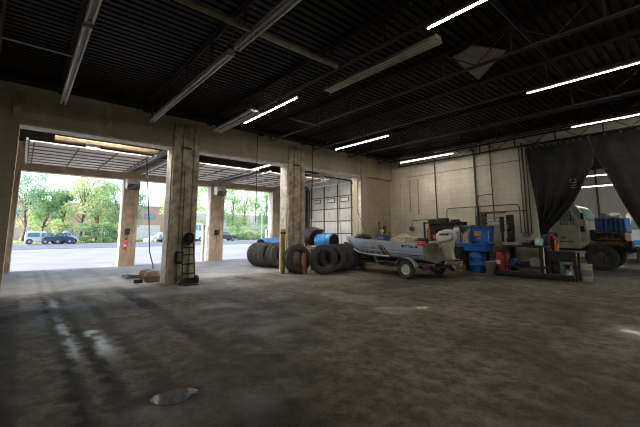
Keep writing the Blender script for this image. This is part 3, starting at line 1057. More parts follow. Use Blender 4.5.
def decal(name, mat, quads, grow=.006):
    b = MB()
    for (u0, u1, v0, v1, sl) in quads:
        P = []
        for i in range(7):
            row = []
            for j in range(4):
                v = v0 + (v1 - v0) * j / 3
                u = u0 + (u1 - u0) * i / 6 + sl * (j / 3)
                p = hull_pt(u, v) + off
                row.append(p + Vector((0, -grow, 0)))
            P.append(row)
        b.grid(P)
    return b.build(name, mat, root, solid=.003)


decal('hull_stripe', M_STRIPE, [(.18, .62, .52, .58, .0)])
decal('slanted_stripe', M_STRIPE, [(.55, .572, .18, .66, .075), (.595, .61, .18, .66, .075)])
decal('slanted_accent', M_RED, [(.578, .588, .18, .66, .075)])
decal('registration_mark', M_ORANGE, [(.07, .10, .16, .36, .012), (.105, .125, .18, .38, .012), (.13, .16, .2, .4, .012), (.47, .49, .22, .32, 0), (.5, .515, .22, .32, 0)])
decal('stern_lettering', M_NAVY, [(.80, .828, .10, .2, 0), (.838, .85, .1, .2, 0), (.85, .862, .1, .13, 0), (.872, .88, .1, .2, 0), (.888, .9, .1, .2, 0), (.9, .92, .16, .2, 0), (.93, .952, .1, .2, 0)])
decal('side_lettering', M_STRIPE, [(.835, .955, .50, .53, 0)])
# interior: deck, benches
b = MB()
P = []
for u in np.linspace(.25, .99, 14):
    p = hull_pt(u, .5) + off
    P.append([(p.x, p.y * .97, .78), (p.x, 0, .78), (p.x, -p.y * .97, .78)])
b.grid(P)
b.build('sole', M_ALUDARK, root, solid=.02)
for u, w in ((.42, .3), (.66, .3), (.93, .28)):
    p = hull_pt(u, .15) + off
    MB().box((p.x, 0, p.z - .06), (w, -2 * p.y * .96, .05), bev=.01).build('bench', M_GALV, root)
b = MB()
P = []
for u in np.linspace(.02, .2, 8):
    p = hull_pt(u, .0) + off
    P.append([(p.x, p.y * .95, p.z - .02), (p.x, 0, p.z + .02), (p.x, -p.y * .95, p.z - .02)])
b.grid(P)
b.build('bow_deck', M_GALV, root, solid=.015)
# outboard motor (a part of the boat)
mx_ = BX1 - BX0 + .20
mot = bpy.data.objects.new('outboard_motor', None)
COL.objects.link(mot)
mot.parent = root
mot.location = (mx_ + .16, 0, .15)
mot.rotation_euler = (0, -.14, 0)
mot.scale = (.86, .9, .88)
b = MB()
prof = [(-.12, 1.10), (-.16, 1.25), (-.13, 1.42), (-.02, 1.50), (.25, 1.53), (.44, 1.48), (.52, 1.36), (.52, 1.18), (.44, 1.10)]
P = []
for f, g in ((-.17, .82), (-.155, .93), (-.11, 1.0), (0, 1.02), (.11, 1.0), (.155, .93), (.17, .82)):
    P.append([(.18 + (x - .18) * g, f, 1.3 + (z - 1.3) * g) for x, z in prof + prof[:1]])
V = b.grid(P)
b.bm.faces.new([v for v in V[0][:-1]])
b.bm.faces.new([v for v in V[-1][:-1]])
bmesh.ops.remove_doubles(b.bm, verts=b.bm.verts, dist=.0005)
cw = b.build('cowl', M_WHITE, mot, angle=50)
b = MB()
for s in (-1, 1):
    b.box((.2, s * .176, 1.36), (.36, .006, .07), (0, .12, 0))
b.build('cowl_stripe', M_STRIPE, mot)
MB().prism([(-.06, 1.10), (.42, 1.10), (.36, .92), (.30, .74), (.33, .48), (.08, .48), (.04, .74), (-.06, .98)], 'y', -.13, .13).build('leg_housing', M_CREAM, mot, bevel=.02)
MB().box((.25, 0, .47), (.46, .2, .025), bev=.008).build('cavitation_plate', M_CREAM, mot)
b = MB()
b.lathe([(.002, -.02), (.045, .04), (.06, .14), (.06, .34), (.04, .44)], 'x', (.05, 0, .36), 18)
b.prism([(.12, .46), (.34, .46), (.32, .36), (.14, .36)], 'y', -.03, .03).prism([(.14, .33), (.30, .33), (.34, .16), (.24, .18)], 'y', -.012, .012)
b.build('gearcase', M_CREAM, mot)
b = MB()
b.lathe([(.05, .46), (.05, .54), (.02, .58)], 'x', (.05, 0, .36), 14)
for k in range(3):
    a = 2 * PI * k / 3 + .5
    P = []
    for i in range(5):
        r = .04 + .12 * i / 4
        w = .045 * math.sin(PI * (.25 + .6 * i / 4))
        P.append([(.55 - w * .6 + (.0), r * math.cos(a - w / r * .8), .36 + r * math.sin(a - w / r * .8)), (.55 + w * .6, r * math.cos(a + w / r * .8), .36 + r * math.sin(a + w / r * .8))])
    b.grid(P)
b.build('propeller', M_GALV, mot, solid=.008)
MB().box((-.05, 0, .92), (.09, .24, .42), bev=.012).box((-.12, 0, 1.08), (.16, .22, .05)).build('clamp_bracket', M_CREAM, mot)
MB().tube([(-.1, .0, 1.2), (-.3, -.02, 1.24), (-.62, -.05, 1.22)], .022, n=8).build('tiller', M_BLACK, mot)
MB().tube([(-.1, -.12, 1.15), (.02, -.22, 1.1), (.05, -.2, .92), (-.05, -.14, .84)], .016, n=6).build('fuel_line', M_BLACK, mot)
# red stern lamp
MB().box((BX1 - BX0 - .08, -.72, 1.08), (.30, .12, .13), bev=.03).build('stern_lamp', pm('lamp_red', (.62, .04, .06), .35), root)
# gear lying in the boat
root = thing('trolling_motor', 'navy motor with a pale ball on top standing in the boat', 'motor', (-7.95, 9.9, .8))
MB().box((0, 0, .42), (.40, .28, .26), bev=.05).build('housing', M_NAVY, root)
MB().cyl((0, 0, 0), (0, 0, .34), .035, n=10).build('shaft', M_BLACK, root)
MB().sphere((-.06, 0, .67), .065, 14, 8).cyl((-.06, 0, .52), (-.06, 0, .64), .02, n=8).build('ball_knob', M_WHITE, root)
MB().box((.0, -.145, .42), (.2, .01, .1)).build('name_plate', M_GREY, root)
o = MB().sphere((0, 0, .25), (.56, .34, .25), 28, 16, .35).build('canvas_bundle', M_TAN, loc=(-6.95, 9.95, .87))
tag(o, 'tan canvas bundle heaped in the middle of the boat', 'bundle')
o = MB().sphere((0, 0, .1), (.3, .3, .14), 20, 12, .5).build('dark_bag', M_BLACK, loc=(-9.02, 10.0, 1.12))
tag(o, 'dark lumpy bag on the bow deck of the boat', 'bag')
o = MB().box((0, 0, .1), (.3, .24, .24), bev=.03).build('tackle_box', M_DARKSTEEL, loc=(-6.35, 9.9, 1.02))
tag(o, 'dark box on the rear bench of the boat', 'box')
o = MB().tube([(0, 0, 0), (-.5, .05, .7), (-.9, .1, 1.55)], .008, n=5).build('fishing_rod', M_BLACK, loc=(-8.6, 10.1, .8))
tag(o, 'thin fishing rod sticking up from the bow of the boat', 'fishing rod')

# trailer
root = thing('boat_trailer', 'steel boat trailer with white-rimmed wheels under the fishing boat', 'trailer', (0, BYC, 0))
b = MB()
b.box((-8.15, 0, .40), (4.3, .09, .09))
for s in (-1, 1):
    b.box((-6.75, s * .55, .34), (2.1, .07, .08))
    b.box((-8.25, s * .28, .37), (1.15, .06, .07), (0, 0, s * -.48))
b.box((-5.85, 0, .34), (.08, 1.9, .08)).box((-7.5, 0, .33), (.07, 1.1, .06))
b.build('frame', M_DARKSTEEL, root)
MB().cyl((-6.46, -.9, .29), (-6.46, .9, .29), .03, n=10).build('axle', M_DARKSTEEL, root)
b = MB()
b.prism([(-10.2, -.045), (-10.3, -.09), (-10.5, -.06), (-10.55, 0), (-10.5, .06), (-10.3, .09), (-10.2, .045)], 'z', .42, .50)
b.build('coupler', M_GALV, root)
b = MB()
b.box((-10.02, 0, .70), (.07, .07, .6), (0, .2, 0)).box((-9.95, 0, .98), (.2, .12, .1)).cyl((-9.93, -.1, .98), (-9.93, .1, .98), .06, n=14)
b.build('winch_post', M_NAVY, root)
b = MB().cyl((-9.3, -.1, .40), (-9.3, -.1, .08), .03, n=10).cyl((-9.3, -.1, .06), (-9.3, -.06, .06), .07, n=14).box((-9.3, -.05, .42), (.1, .14, .12))
b.build('jack_stand', M_GALV, root)
for s in (-1, 1):
    w = MB().lathe([(.16, -.06), (.20, -.085), (.26, -.085), (.285, -.06), (.29, 0), (.285, .06), (.26, .085), (.20, .085), (.16, .06)], 'y', (-6.46, s * .92, .29), 36, closed=True).build('wheel', M_RUBBER, root)
    MB().lathe([(.02, s * .045), (.06, s * .05), (.075, s * .02), (.12, s * .015), (.14, s * .05), (.168, s * .06), (.168, -s * .06), (.14, -s * .05), (.02, -s * .03)], 'y', (-6.46, s * .92, .29), 28).build('rim', M_WHITE, w)
    b = MB()
    P = []
    for a in np.linspace(.12, PI - .12, 14):
        P.append([(-6.46 + .37 * math.cos(a), s * (.92 + f), .29 + .35 * math.sin(a)) for f in (-.11, -.04, .04, .11)])
    b.grid(P)
    b.build('fender', M_GALV, root, solid=.012)
    MB().box((-5.83, s * .78, .42), (.05, .16, .08), bev=.015).build('tail_lamp', pm('lamp_dark', (.2, .02, .02), .4), root)
    MB().box((-7.0, s * .34, .42), (2.3, .07, .06)).build('bunk', M_TAN, root)
    MB().cyl((-7.9, s * .6, .4), (-7.9, s * .78, .66), .03, n=8).build('guide_post', M_GALV, root)

# ------------------------------------------------------------------ machines along the cream wall
root = thing('steel_rack', 'dark steel rack packed with machine parts behind the outboard motor', 'rack', (-7.12, 12.98, 0))
for x in (-.95, .62):
    for y in (-.22, .22):
        MB().box((x, y, .92), (.06, .06, 1.84)).build('post', M_DARKSTEEL, root)
for z in (.32, .98, 1.80):
    MB().box((-.16, 0, z), (1.64, .5, .05)).build('shelf', M_BROWN if z < 1 else M_DARKSTEEL, root)
MB().box((-.16, .24, 1.4), (1.6, .02, .8)).build('back_panel', M_BLACK, root)
RG = 'items on the steel rack'


def put(name, label, cat, loc, mat, s, bev=.015, group=RG):
    return tag(MB().box((0, 0, s[2] / 2), s, None, bev).build(name, mat, loc=loc), label, cat, group)


o = thing('jerry_can', 'red jerry can on the left of the steel rack', 'jerry can', (-7.62, 12.88, 1.006), group=RG)
MB().box((0, 0, .16), (.24, .16, .3), bev=.04).build('body', MATS['can_red'], o)
MB().tube([(-.07, 0, .3), (-.07, 0, .37), (.07, 0, .37), (.07, 0, .3)], .015, n=6).build('handle', M_RED, o)
MB().cyl((.08, 0, .29), (.08, 0, .35), .03, n=10).build('cap', M_BLACK, o)
o = thing('air_tank', 'rusty upright tank at the left end of the steel rack', 'tank', (-7.94, 12.9, 1.006), group=RG)
MB().lathe([(.04, 0), (.09, .03), (.1, .1), (.1, .5), (.06, .58), (.02, .6), (.02, .68)], n=18).build('shell', M_RUSTY, o)
MB().box((0, 0, .7), (.1, .03, .05)).build('valve', M_RED, o)
o = thing('engine_block', 'dark engine block in the middle of the steel rack', 'engine', (-7.15, 12.92, 1.006), group=RG)
MB().box((0, 0, .2), (.5, .3, .4), bev=.03).build('block', M_DARKSTEEL, o)
b = MB()
for k in range(4):
    b.cyl((-.18 + .12 * k, -.15, .3), (-.18 + .12 * k, -.2, .3), .035, n=10)
b.build('port', M_BROWN, o)
MB().cyl((-.2, 0, .4), (.2, 0, .5), .04, n=10).build('pipe', M_GALV, o)
put('parts_box', 'grey metal box on the steel rack next to the engine block', 'box', (-6.62, 12.88, 1.006), M_GREY, (.36, .3, .42))
put('paper_carton', 'pale carton on the steel rack, left of the beige cabinet', 'carton', (-6.66, 12.86, 1.44), M_WHITE, (.26, .24, .16))
for k, (x, w, h) in enumerate(((-7.8, .3, .12), (-7.3, .4, .16), (-6.8, .3, .1))):
    put('spare_part', ['flat dark part on top of the rack above the jerry can', 'dark part on top of the rack above the engine block', 'dark part on top of the rack above the pale carton'][k], 'spare part', (x, 12.95, 1.83), M_DARKSTEEL, (w, .25, h), .03)
for k, (x, w, h, mt) in enumerate(((-7.75, .4, .38, M_DARKSTEEL), (-7.2, .45, .42, M_BROWN), (-6.75, .3, .5, M_BLACK))):
    put('storage_crate', ['dark crate on the low shelf of the rack, left end', 'brown crate in the middle of the low rack shelf', 'black crate on the low rack shelf, right end'][k], 'crate', (x, 12.95, .35), mt, (w, .34, h), .02)
# beige control cabinet
root = thing('control_cabinet', 'beige machine cabinet with a slanted front beside the blue parts washer', 'cabinet', (-6.52, 13.05, 0))
MB().prism([(-.28, .92), (.34, .92), (.34, 1.70), (-.02, 1.70), (-.28, 1.3)], 'x', -.33, .3).build('case', pm('cabinet_beige', (.34, .30, .22), .55, dirt=(.16, .13, .09), dirt_amt=.7), root)
MB().box((0, -.26, 1.1), (.5, .02, .28), bev=.006).build('panel', M_GREY, root)
for k in range(3):
    MB().cyl((-.15 + .15 * k, -.29, 1.12), (-.15 + .15 * k, -.26, 1.12), .025, n=10).build('knob', M_BLACK, root)
for x in (-.26, .24):
    for y in (-.2, .28):
        MB().box((x, y, .46), (.05, .05, .92)).build('leg', M_DARKSTEEL, root)
root = thing('oil_drum', 'black oil drum below the beige cabinet, behind the outboard motor', 'drum', (-6.52, 12.4, 0))
MB().lathe([(.25, 0), (.27, .02), (.27, .28), (.285, .30), (.27, .32), (.27, .58), (.285, .6), (.27, .62), (.27, .88), (.255, .90), (.2, .885)], n=28).build('shell', M_BLACK, root)
MB().lathe([(.272, .4), (.272, .52)], n=28).build('band', M_DARKSTEEL, root)
MB().cyl((.12, 0, .88), (.12, 0, .915), .035, n=10).build('bung', M_GALV, root)
o = thing('wooden_crate', 'small grey-brown crate on the floor left of the blue pedestal', 'crate', (-6.22, 12.05, 0))
MB().box((0, 0, .14), (.28, .26, .27), bev=.01).build('box', pm('crate_greybrown', (.16, .14, .1), .8), o)
MB().box((0, -.14, .08), (.3, .015, .06)).box((0, -.14, .21), (.3, .015, .06)).build('slat', M_WOOD, o)
# parts washer
root = thing('parts_washer', 'blue parts washer with raised lid on a drum pedestal', 'parts washer', (-5.92, 12.75, 0))
MB().lathe([(.27, 0), (.285, .02), (.285, .24), (.297, .26), (.285, .28), (.285, .5), (.297, .52), (.285, .54), (.285, .74)], n=32).build('pedestal', M_BLUE, root)
b = MB()
b.prism([(-.56, 1.02), (.50, 1.02), (.46, .74), (-.50, .74)], 'y', -.33, .33)
b.build('tub', M_BLUE, root, bevel=.02)
MB().box((-.03, -.345, 1.0), (1.12, .04, .05), bev=.01).box((-.03, .335, 1.0), (1.12, .04, .05)).box((-.58, 0, 1.0), (.04, .7, .05)).box((.52, 0, 1.0), (.04, .7, .05)).build('rim', M_BLUE, root)
lid = MB()
lid.prism([(-.47, 1.05), (.50, 1.05), (.54, 1.63), (-.53, 1.63)], 'y', .24, .30).box((.5, .12, 1.34), (.03, .3, .5)).box((-.49, .16, 1.34), (.03, .22, .5)).box((0, .2, 1.63), (1.07, .14, .04))
lid = lid.build('lid', M_BLUE, root)
b = MB().box((-.04, .232, 1.37), (.26, .012, .17)).box((.02, .232, 1.2), (.14, .012, .06))
b.build('orange_sticker', pm('sticker_orange', (.62, .27, .12), .6, var=.3, scale=25), lid)
MB().box((.42, .232, 1.33), (.13, .012, .3)).box((-.38, .232, 1.55), (.2, .012, .05)).build('white_sticker', M_WHITE, lid)
MB().tube([(-.2, .1, 1.02), (-.2, .1, 1.2), (-.15, .0, 1.24), (-.1, -.05, 1.15)], .014, n=6).build('spout', M_BLACK, root)
# bucket and red drum
root = thing('bucket', 'grey metal bucket on the floor by the red drum', 'bucket', (-5.27, 12.32, 0))
MB().lathe([(.002, .01), (.13, .0), (.135, .01), (.172, .42), (.18, .43), (.165, .43), (.13, .03), (.002, .03)], n=24).build('pail', M_GALV, root)
MB().tube([(.17 * math.cos(a), -.02, .40 + .1 * math.sin(a) - .08) for a in np.linspace(PI * 1.02, PI * 1.98, 10)], .006, n=5).build('bail_handle', M_DARKSTEEL, root)
root = thing('oil_drum', 'small red drum with a white label beside the grey bucket', 'drum', (-4.96, 12.6, 0))
MB().lathe([(.19, 0), (.205, .02), (.205, .24), (.213, .25), (.205, .26), (.205, .5), (.213, .51), (.205, .52), (.205, .72), (.19, .735), (.05, .72)], n=28).build('shell', pm('drum_red', (.36, .035, .035), .45, dirt=(.12, .03, .025), dirt_amt=.6), root)
MB().box((-.08, -.19, .42), (.16, .02, .14), (0, 0, -.38)).build('paper_label', M_WHITE, root)
MB().cyl((.08, .05, .72), (.08, .05, .76), .03, n=10).build('bung', M_DARKSTEEL, root)
# hydraulic press
root = thing('shop_press', 'tall dark shop press with horizontal rods beside the blue washer', 'press', (-5.3, 13.08, 0))
MB().box((-.42, 0, 1.06), (.16, .14, 2.12)).build('upright', M_DARKSTEEL, root)
MB().box((.48, 0, 1.02), (.2, .16, 2.04)).build('upright', M_DARKSTEEL, root)
MB().box((-.1, 0, 2.14), (.85, .16, .07)).build('crossbeam', M_BROWN, root)
for z in (1.95, 1.82, 1.69):
    MB().cyl((-.4, -.03, z), (.44, -.03, z), .022, n=10).build('rod', M_GALV, root)
MB().cyl((.22, -.05, 1.98), (.22, -.05, 1.45), .075, n=18).cyl((.22, -.05, 1.45), (.22, -.05, 1.1), .04, n=14).build('ram', M_DARKSTEEL, root)
MB().box((.0, -.02, .85), (.95, .24, .12)).build('bed', M_BROWN, root)
b = MB()
for k in range(9):
    b.sphere((.40 + .16 * random.random(), -.1 + .04 * random.random(), .9 + .13 * k), (.07, .05, .08), 10, 6, .6)
b.build('chain_heap', M_DARKSTEEL, root)
MB().box((-.3, 0, .04), (.5, .5, .08)).box((.48, 0, .04), (.4, .5, .08)).build('foot', M_DARKSTEEL, root)
MB().tube([(.5, -.1, 1.9), (.65, -.12, 1.6), (.58, -.14, 1.1), (.62, -.12, .7)], .018, n=6).build('hose', M_BLACK, root)

# workbench
root = thing('workbench', 'long dark workbench against the cream wall left of the curtains', 'workbench', (-4.3, 12.72, 0))
MB().box((0, 0, .97), (1.2, .62, .06), bev=.008).build('bench_top', M_DARKSTEEL, root)
MB().box((0, 0, .30), (1.16, .54, .05)).build('shelf', M_DARKSTEEL, root)
for x in (-.55, .55):
    for y in (-.25, .25):
        MB().box((x, y, .47), (.09, .09, .94)).build('leg', M_BLACK, root)
MB().box((-.2, -.29, .10), (1.2, .10, .14)).build('stretcher', M_BLACK, root)
o = MB().box((0, 0, .04), (.44, .4, .08), bev=.012).build('surface_plate', pm('plate_grey', (.36, .38, .38), .4), loc=(-4.62, 12.66, 1.0))
tag(o, 'light grey plate lying on the left end of the workbench', 'plate')
o = thing('bench_vise', 'dark vise on the workbench beside the grey plate', 'vise', (-4.2, 12.62, 1.0))
MB().box((0, 0, .05), (.18, .22, .1), bev=.01).build('base', M_DARKSTEEL, o)
MB().box((0, -.08, .14), (.2, .05, .1)).box((0, .05, .14), (.2, .08, .1)).build('jaw', M_GREY, o)
MB().cyl((0, -.28, .12), (0, -.08, .12), .018, n=8).cyl((-.1, -.27, .12), (.1, -.27, .12), .008, n=6).build('screw_handle', M_GALV, o)
o = thing('plastic_jug', 'pale teal jug on the right end of the workbench', 'jug', (-3.82, 12.58, 1.0))
MB().lathe([(.09, 0), (.115, .02), (.12, .16), (.09, .22), (.04, .25), (.035, .28)], n=22).build('body', M_TEAL, o)
MB().cyl((0, 0, .28), (0, 0, .31), .04, n=14).build('cap', M_WHITE, o)
MB().tube([(.05, 0, .24), (.12, 0, .24), (.13, 0, .14), (.115, 0, .1)], .014, n=6).build('handle', M_TEAL, o)
o = MB().sphere((0, 0, .16), (.17, .13, .17), 18, 12, .5).build('dark_bag', M_NAVY, loc=(-3.72, 12.86, 1.0))
tag(o, 'dark blue bag behind the teal jug on the workbench', 'bag')
o = MB().sphere((0, 0, .08), (.2, .14, .08), 16, 8, .5).build('rag_heap', M_BLACK, loc=(-4.05, 12.85, 1.0))
tag(o, 'heap of dark rags on the workbench behind the vise', 'rags')
for k, (x, w, h, mt) in enumerate(((-4.7, .26, .22, M_NAVY), (-4.35, .3, .16, M_BLACK), (-3.95, .26, .3, M_GREY))):
    put('storage_bin', ['navy bin on the low shelf of the workbench', 'black bin in the middle of the workbench shelf', 'grey bin at the right end of the workbench shelf'][k], 'bin', (x, 12.7, .328), mt, (w, .3, h), .02, 'bins under the workbench')
# black machine table right of the bench
root = thing('machine_table', 'black steel table standing in front of the truck', 'table', (-3.2, 12.68, 0))
MB().box((0, 0, .83), (.72, .56, .05), bev=.006).build('table_top', M_BLACK, root)
MB().box((0, -.26, .68), (.72, .03, .26)).build('apron', M_BLACK, root)
for x in (-.32, .32):
    for y in (-.23, .23):
        MB().box((x, y, .4), (.07, .07, .8)).build('leg', M_BLACK, root)
MB().box((-.2, 0, .35), (.24, .4, .6)).build('pump_housing', M_BLACK, root)
root = thing('chain_hoist', 'red and orange tool bundle standing on the black table', 'tools', (-3.42, 12.68, .856))
MB().box((.06, -.02, .16), (.1, .1, .32), bev=.02).build('orange_can', pm('can_orange', (.62, .24, .03), .5), root)
MB().tube([(-.12, 0, .02), (-.14, -.05, .3), (-.06, -.06, .5), (.02, -.05, .42), (.06, -.06, .34)], .035, n=8).build('red_sleeve', M_RED, root)
MB().sphere((-.05, .06, .3), (.16, .1, .3), 16, 10, .5).build('black_cover', M_BLACK, root)
MB().tube([(-.02, -.08, .38), (.1, -.1, .36), (.12, -.1, .22)], .03, n=8).build('red_hose', M_RED, root)
for k, (x, y, h, mt) in enumerate(((-2.98, 12.3, .32, M_WHITE), (-3.08, 12.42, .36, M_GREY), (-3.0, 12.5, .5, M_CREAM))):
    o = thing('bottle', ['white bottle on the floor under the black table', 'grey bottle under the black table beside the white one', 'tall cream bottle under the right end of the black table'][k], 'bottle', (x, y, 0), group='bottles under the black table')
    MB().lathe([(.05, 0), (.058, .015), (.058, h * .6), (.022, h * .82), (.02, h * .9)], n=16).build('body', mt, o)
    MB().cyl((0, 0, h * .9), (0, 0, h), .024, n=10).build('cap', M_BLACK, o)
root = thing('bucket', 'off-white plastic bucket on the floor in front of the truck wheel', 'bucket', (-2.66, 12.6, 0))
MB().lathe([(.002, .01), (.125, 0), (.13, .01), (.15, .5), (.157, .5), (.157, .47), (.155, .47), (.14, .5), (.12, .03), (.002, .03)], n=24).build('pail', M_CREAM, root)
MB().tube([(.155 * math.cos(a), -.03 - .1 * abs(math.sin(a)), .46 + .06 * math.sin(a)) for a in np.linspace(PI * 1.02, PI * 1.98, 10)], .006, n=5).build('bail_handle', M_DARKSTEEL, root)
MB().lathe([(.143, .16), (.149, .34)], n=24).build('paper_label', M_GREY, root)
o = MB().box((0, 0, .09), (2.2, .14, .16), bev=.01).build('floor_beam', M_BLACK, loc=(-3.95, 12.2, .01))
tag(o, 'long black steel beam lying on the floor before the workbench', 'beam')

# conduits and cables on the cream wall
W = BY - .05


def wallpipe(name, pts, r, label, mt=None, cat='conduit'):
    o = MB().tube([(x, W - dy, z) for x, dy, z in pts], r, n=8).build(name, mt or M_CONDUIT)
    return tag(o, label, cat, 'conduits on the cream wall')


wallpipe('conduit', [(-7.83, 0, 4.9), (-7.82, 0, 3.3), (-7.80, 0, 1.86)], .026, 'upright conduit on the cream wall above the steel rack')
wallpipe('conduit', [(-6.22, 0, 4.75), (-6.12, 0, 4.62), (-6.10, 0, 4.5), (-6.1, 0, 2.4)], .03, 'upright conduit on the cream wall above the parts washer')
wallpipe('conduit', [(-5.47, .03, 4.9), (-5.46, .03, 3.4), (-5.45, .03, 1.8)], .022, 'upright conduit on the cream wall dropping onto the shop press')
wallpipe('conduit', [(-4.46, 0, 4.5), (-4.45, 0, 1.4)], .02, 'upright conduit on the cream wall, left one of three by the curtain')
wallpipe('conduit', [(-4.36, 0, 4.62), (-4.35, 0, 1.36)], .028, 'upright conduit on the cream wall, middle one of three by the curtain')
wallpipe('conduit', [(-4.24, 0, 4.35), (-4.24, 0, 1.36)], .02, 'upright conduit on the cream wall, nearest the curtain edge')
wallpipe('conduit', [(-7.34, .04, 1.84), (-7.34, .04, 2.28), (-7.28, .04, 2.38), (-7.2, .04, 2.40), (-4.72, .04, 2.42), (-4.62, .04, 2.40), (-4.56, .04, 2.3), (-4.56, .04, 1.4)], .018, 'long bent conduit crossing the cream wall above the washer')
wallpipe('conduit', [(-5.98, .06, 2.18), (-4.3, .06, 2.18)], .018, 'straight conduit on the cream wall behind the press')
wallpipe('conduit', [(-6.04, .05, 2.36), (-6.04, .05, 2.74), (-5.97, .05, 2.82), (-5.88, .05, 2.84), (-5.46, .05, 2.85)], .016, 'short hooked conduit between two upright pipes')
wallpipe('conduit', [(-9.07, 0, 1.64), (-9.07, 0, 1.88), (-9.02, 0, 1.94), (-7.83, 0, 1.98)], .015, 'conduit rising from the round box beside the boat')
wallpipe('wall_cable', [(-9.35, .03, 3.93), (-7.8, .03, 3.95), (-6.1, .03, 3.98), (-4.4, .03, 4.0)], .008, 'thin cable strung across the cream wall', cat='cable')
root = thing('junction_box', 'round grey wall box above the boat stern', 'wall box', (-9.08, BY - .06, 1.58))
MB().cyl((0, .05, 0), (0, -.06, 0), .11, n=20).build('case', M_GREY, root)
MB().cyl((0, -.06, 0), (0, -.09, 0), .05, n=16).build('dial', M_BROWN, root)
root = thing('switch_cabinet', 'narrow grey cable duct on the cream wall above the washer', 'cable duct', (-6.08, BY - .09, 1.95))
MB().box((0, 0, .0), (.12, .14, .9), bev=.012).build('case', M_CONDUIT, root)
MB().box((0, -.08, .25), (.09, .02, .3)).build('cover', M_GREY, root)
root = thing('outlet_box', 'small outlet box on the cream wall left of the curtain', 'outlet', (-4.40, BY - .08, 1.34))
MB().box((0, 0, 0), (.2, .1, .12), bev=.01).build('case', M_CONDUIT, root)
MB().box((0, -.055, 0), (.14, .012, .07)).build('cover', M_GALV, root)
o = MB().tube([(-4.25, BY - .1, 4.52), (-4.1, BY - .12, 4.38), (-3.98, BY - .12, 4.42), (-3.75, BY - .1, 4.62)], .018, n=6).build('slack_cable', M_BLACK)
tag(o, 'slack black cable looped at the top left curtain corner', 'cable')
o = MB().cyl((-10.0, 13.1, 4.75), (2, 13.1, 4.75), .035, n=8).build('overhead_pipe', M_DARKSTEEL)
tag(o, 'dark pipe along the top of the cream wall', 'pipe')
# boards fixed to the wall by the corner
for k, (x, z, s) in enumerate(((-9.15, 3.05, 1.5), (-8.72, 3.0, 1.6))):
    o = MB().box((0, 0, 0), (.05, .02, s)).build('wall_batten', M_LEFT, loc=(x, BY - .012, z))
    tag(o, ['thin batten on the cream wall, left of two', 'thin batten on the cream wall, right of two'][k], 'batten', 'battens', 'structure')
# small tall stand of timber in the recess by the corner
for k, (x, y, h, mt) in enumerate(((-10.0, 12.3, 1.9, M_WOOD), (-9.95, 12.55, 1.7, M_BROWN), (-9.9, 12.8, 1.45, M_WOOD))):
    o = MB().box((0, 0, h / 2), (.09, .14, h)).build('plank', mt, loc=(x + .05, y, .0))
    o.rotation_euler = (0, -.06, 0)
    tag(o, ['tallest tan plank leaning by the back corner', 'brown plank between two tan ones by the back corner', 'shortest tan plank by the back corner'][k], 'plank', 'planks by the corner')
o = MB().tube([(-9.98, 5.8, 4.9), (-9.98, 5.81, 3), (-9.96, 5.8, 1.75)], .012, n=6).build('hanging_rope', M_BLACK)
tag(o, 'thin dark cord hanging in front of the middle opening', 'cord')
o = MB().tube([(-9.75, 8.03, 4.9), (-9.75, 8.05, 3.5), (-9.78, 8.05, 2.9), (-9.75, 8.03, 1.9)], .016, n=6).build('hanging_rope', M_BLACK)
tag(o, 'dark cord hanging beside the tyre pillar', 'cord')

# ------------------------------------------------------------------ curtains
def lerp_curve(c, t):
    """c = [(t, x, z)...]"""
    for (t0, x0, z0), (t1, x1, z1) in zip(c, c[1:]):
        if t <= t1:
            f = (t - t0) / (t1 - t0)
            return x0 + (x1 - x0) * f, z0 + (z1 - z0) * f
    return c[-1][1:]


def catmull(pts, n):
    out = []
    P = [Vector(p) for p in pts]
    P = [2 * P[0] - P[1]] + P + [2 * P[-1] - P[-2]]
    for k in range(n + 1):
        s = k / n * (len(P) - 3)
        i = min(int(s), len(P) - 4)
        t = s - i
        a, b_, c, d = P[i:i + 4]
        out.append(.5 * ((2 * b_) + (c - a) * t + (2 * a - 5 * b_ + 4 * c - d) * t * t + (3 * b_ - a - 3 * c + d) * t ** 3))
    return out


def curtain(name, left, right, label, y, folds, amp):
    root = thing(name, label, 'curtain', (0, y, 0))
    n, m = 60, 70
    A, B = catmull(left, n), catmull(right, n)
    P = []
    for i in range(n + 1):
        t = i / n
        a, c = A[i], B[i]
        row = []
        wd = (c - a).length
        for j in range(m + 1):
            s = j / m
            x = a.x + (c.x - a.x) * s
            z = a.z + (c.z - a.z) * s
            sag = -.10 * math.sin(PI * s) * math.sin(PI * min(1, t * 1.3)) * (1 - t)
            ph = s * folds * 2 * PI + 1.2 * math.sin(t * 3 + s * 4)
            dy = amp * (.25 + .75 * t) * math.sin(ph) + .03 * noise.noise(Vector((x * 2, z * 2, 3)))
            crease = .022 * math.sin((t * 9 + s * 3.0) * 2) * math.sin(PI * s)
            row.append((x, dy + crease, z + sag))
        P.append(row)
    b = MB()
    b.grid(P)
    b.build('drape', M_CURTAIN, root, solid=.012, angle=60)
    b = MB()
    b.tube([(A[i].x, -.0, A[i].z) for i in range(0, n + 1, 2)] if name == 'never' else [(p[0], p[1] - .012, p[2]) for p in [P[i][m if left[0][0] < -3 else 0] for i in range(0, n + 1, 2)]], .013, n=6)
    b.build('hem', pm('tarp_hem', (.04, .04, .04), .6), root)
    b = MB()
    for j in range(0, m + 1, 7):
        p = P[0][j]
        b.tube([(p[0] + .03 * math.cos(q), p[1] - .02, p[2] - .04 + .03 * math.sin(q)) for q in np.linspace(0, 2 * PI, 9)[:-1]], .006, n=5, closed=True)
    b.build('eyelet', M_GALV, root)
    return root


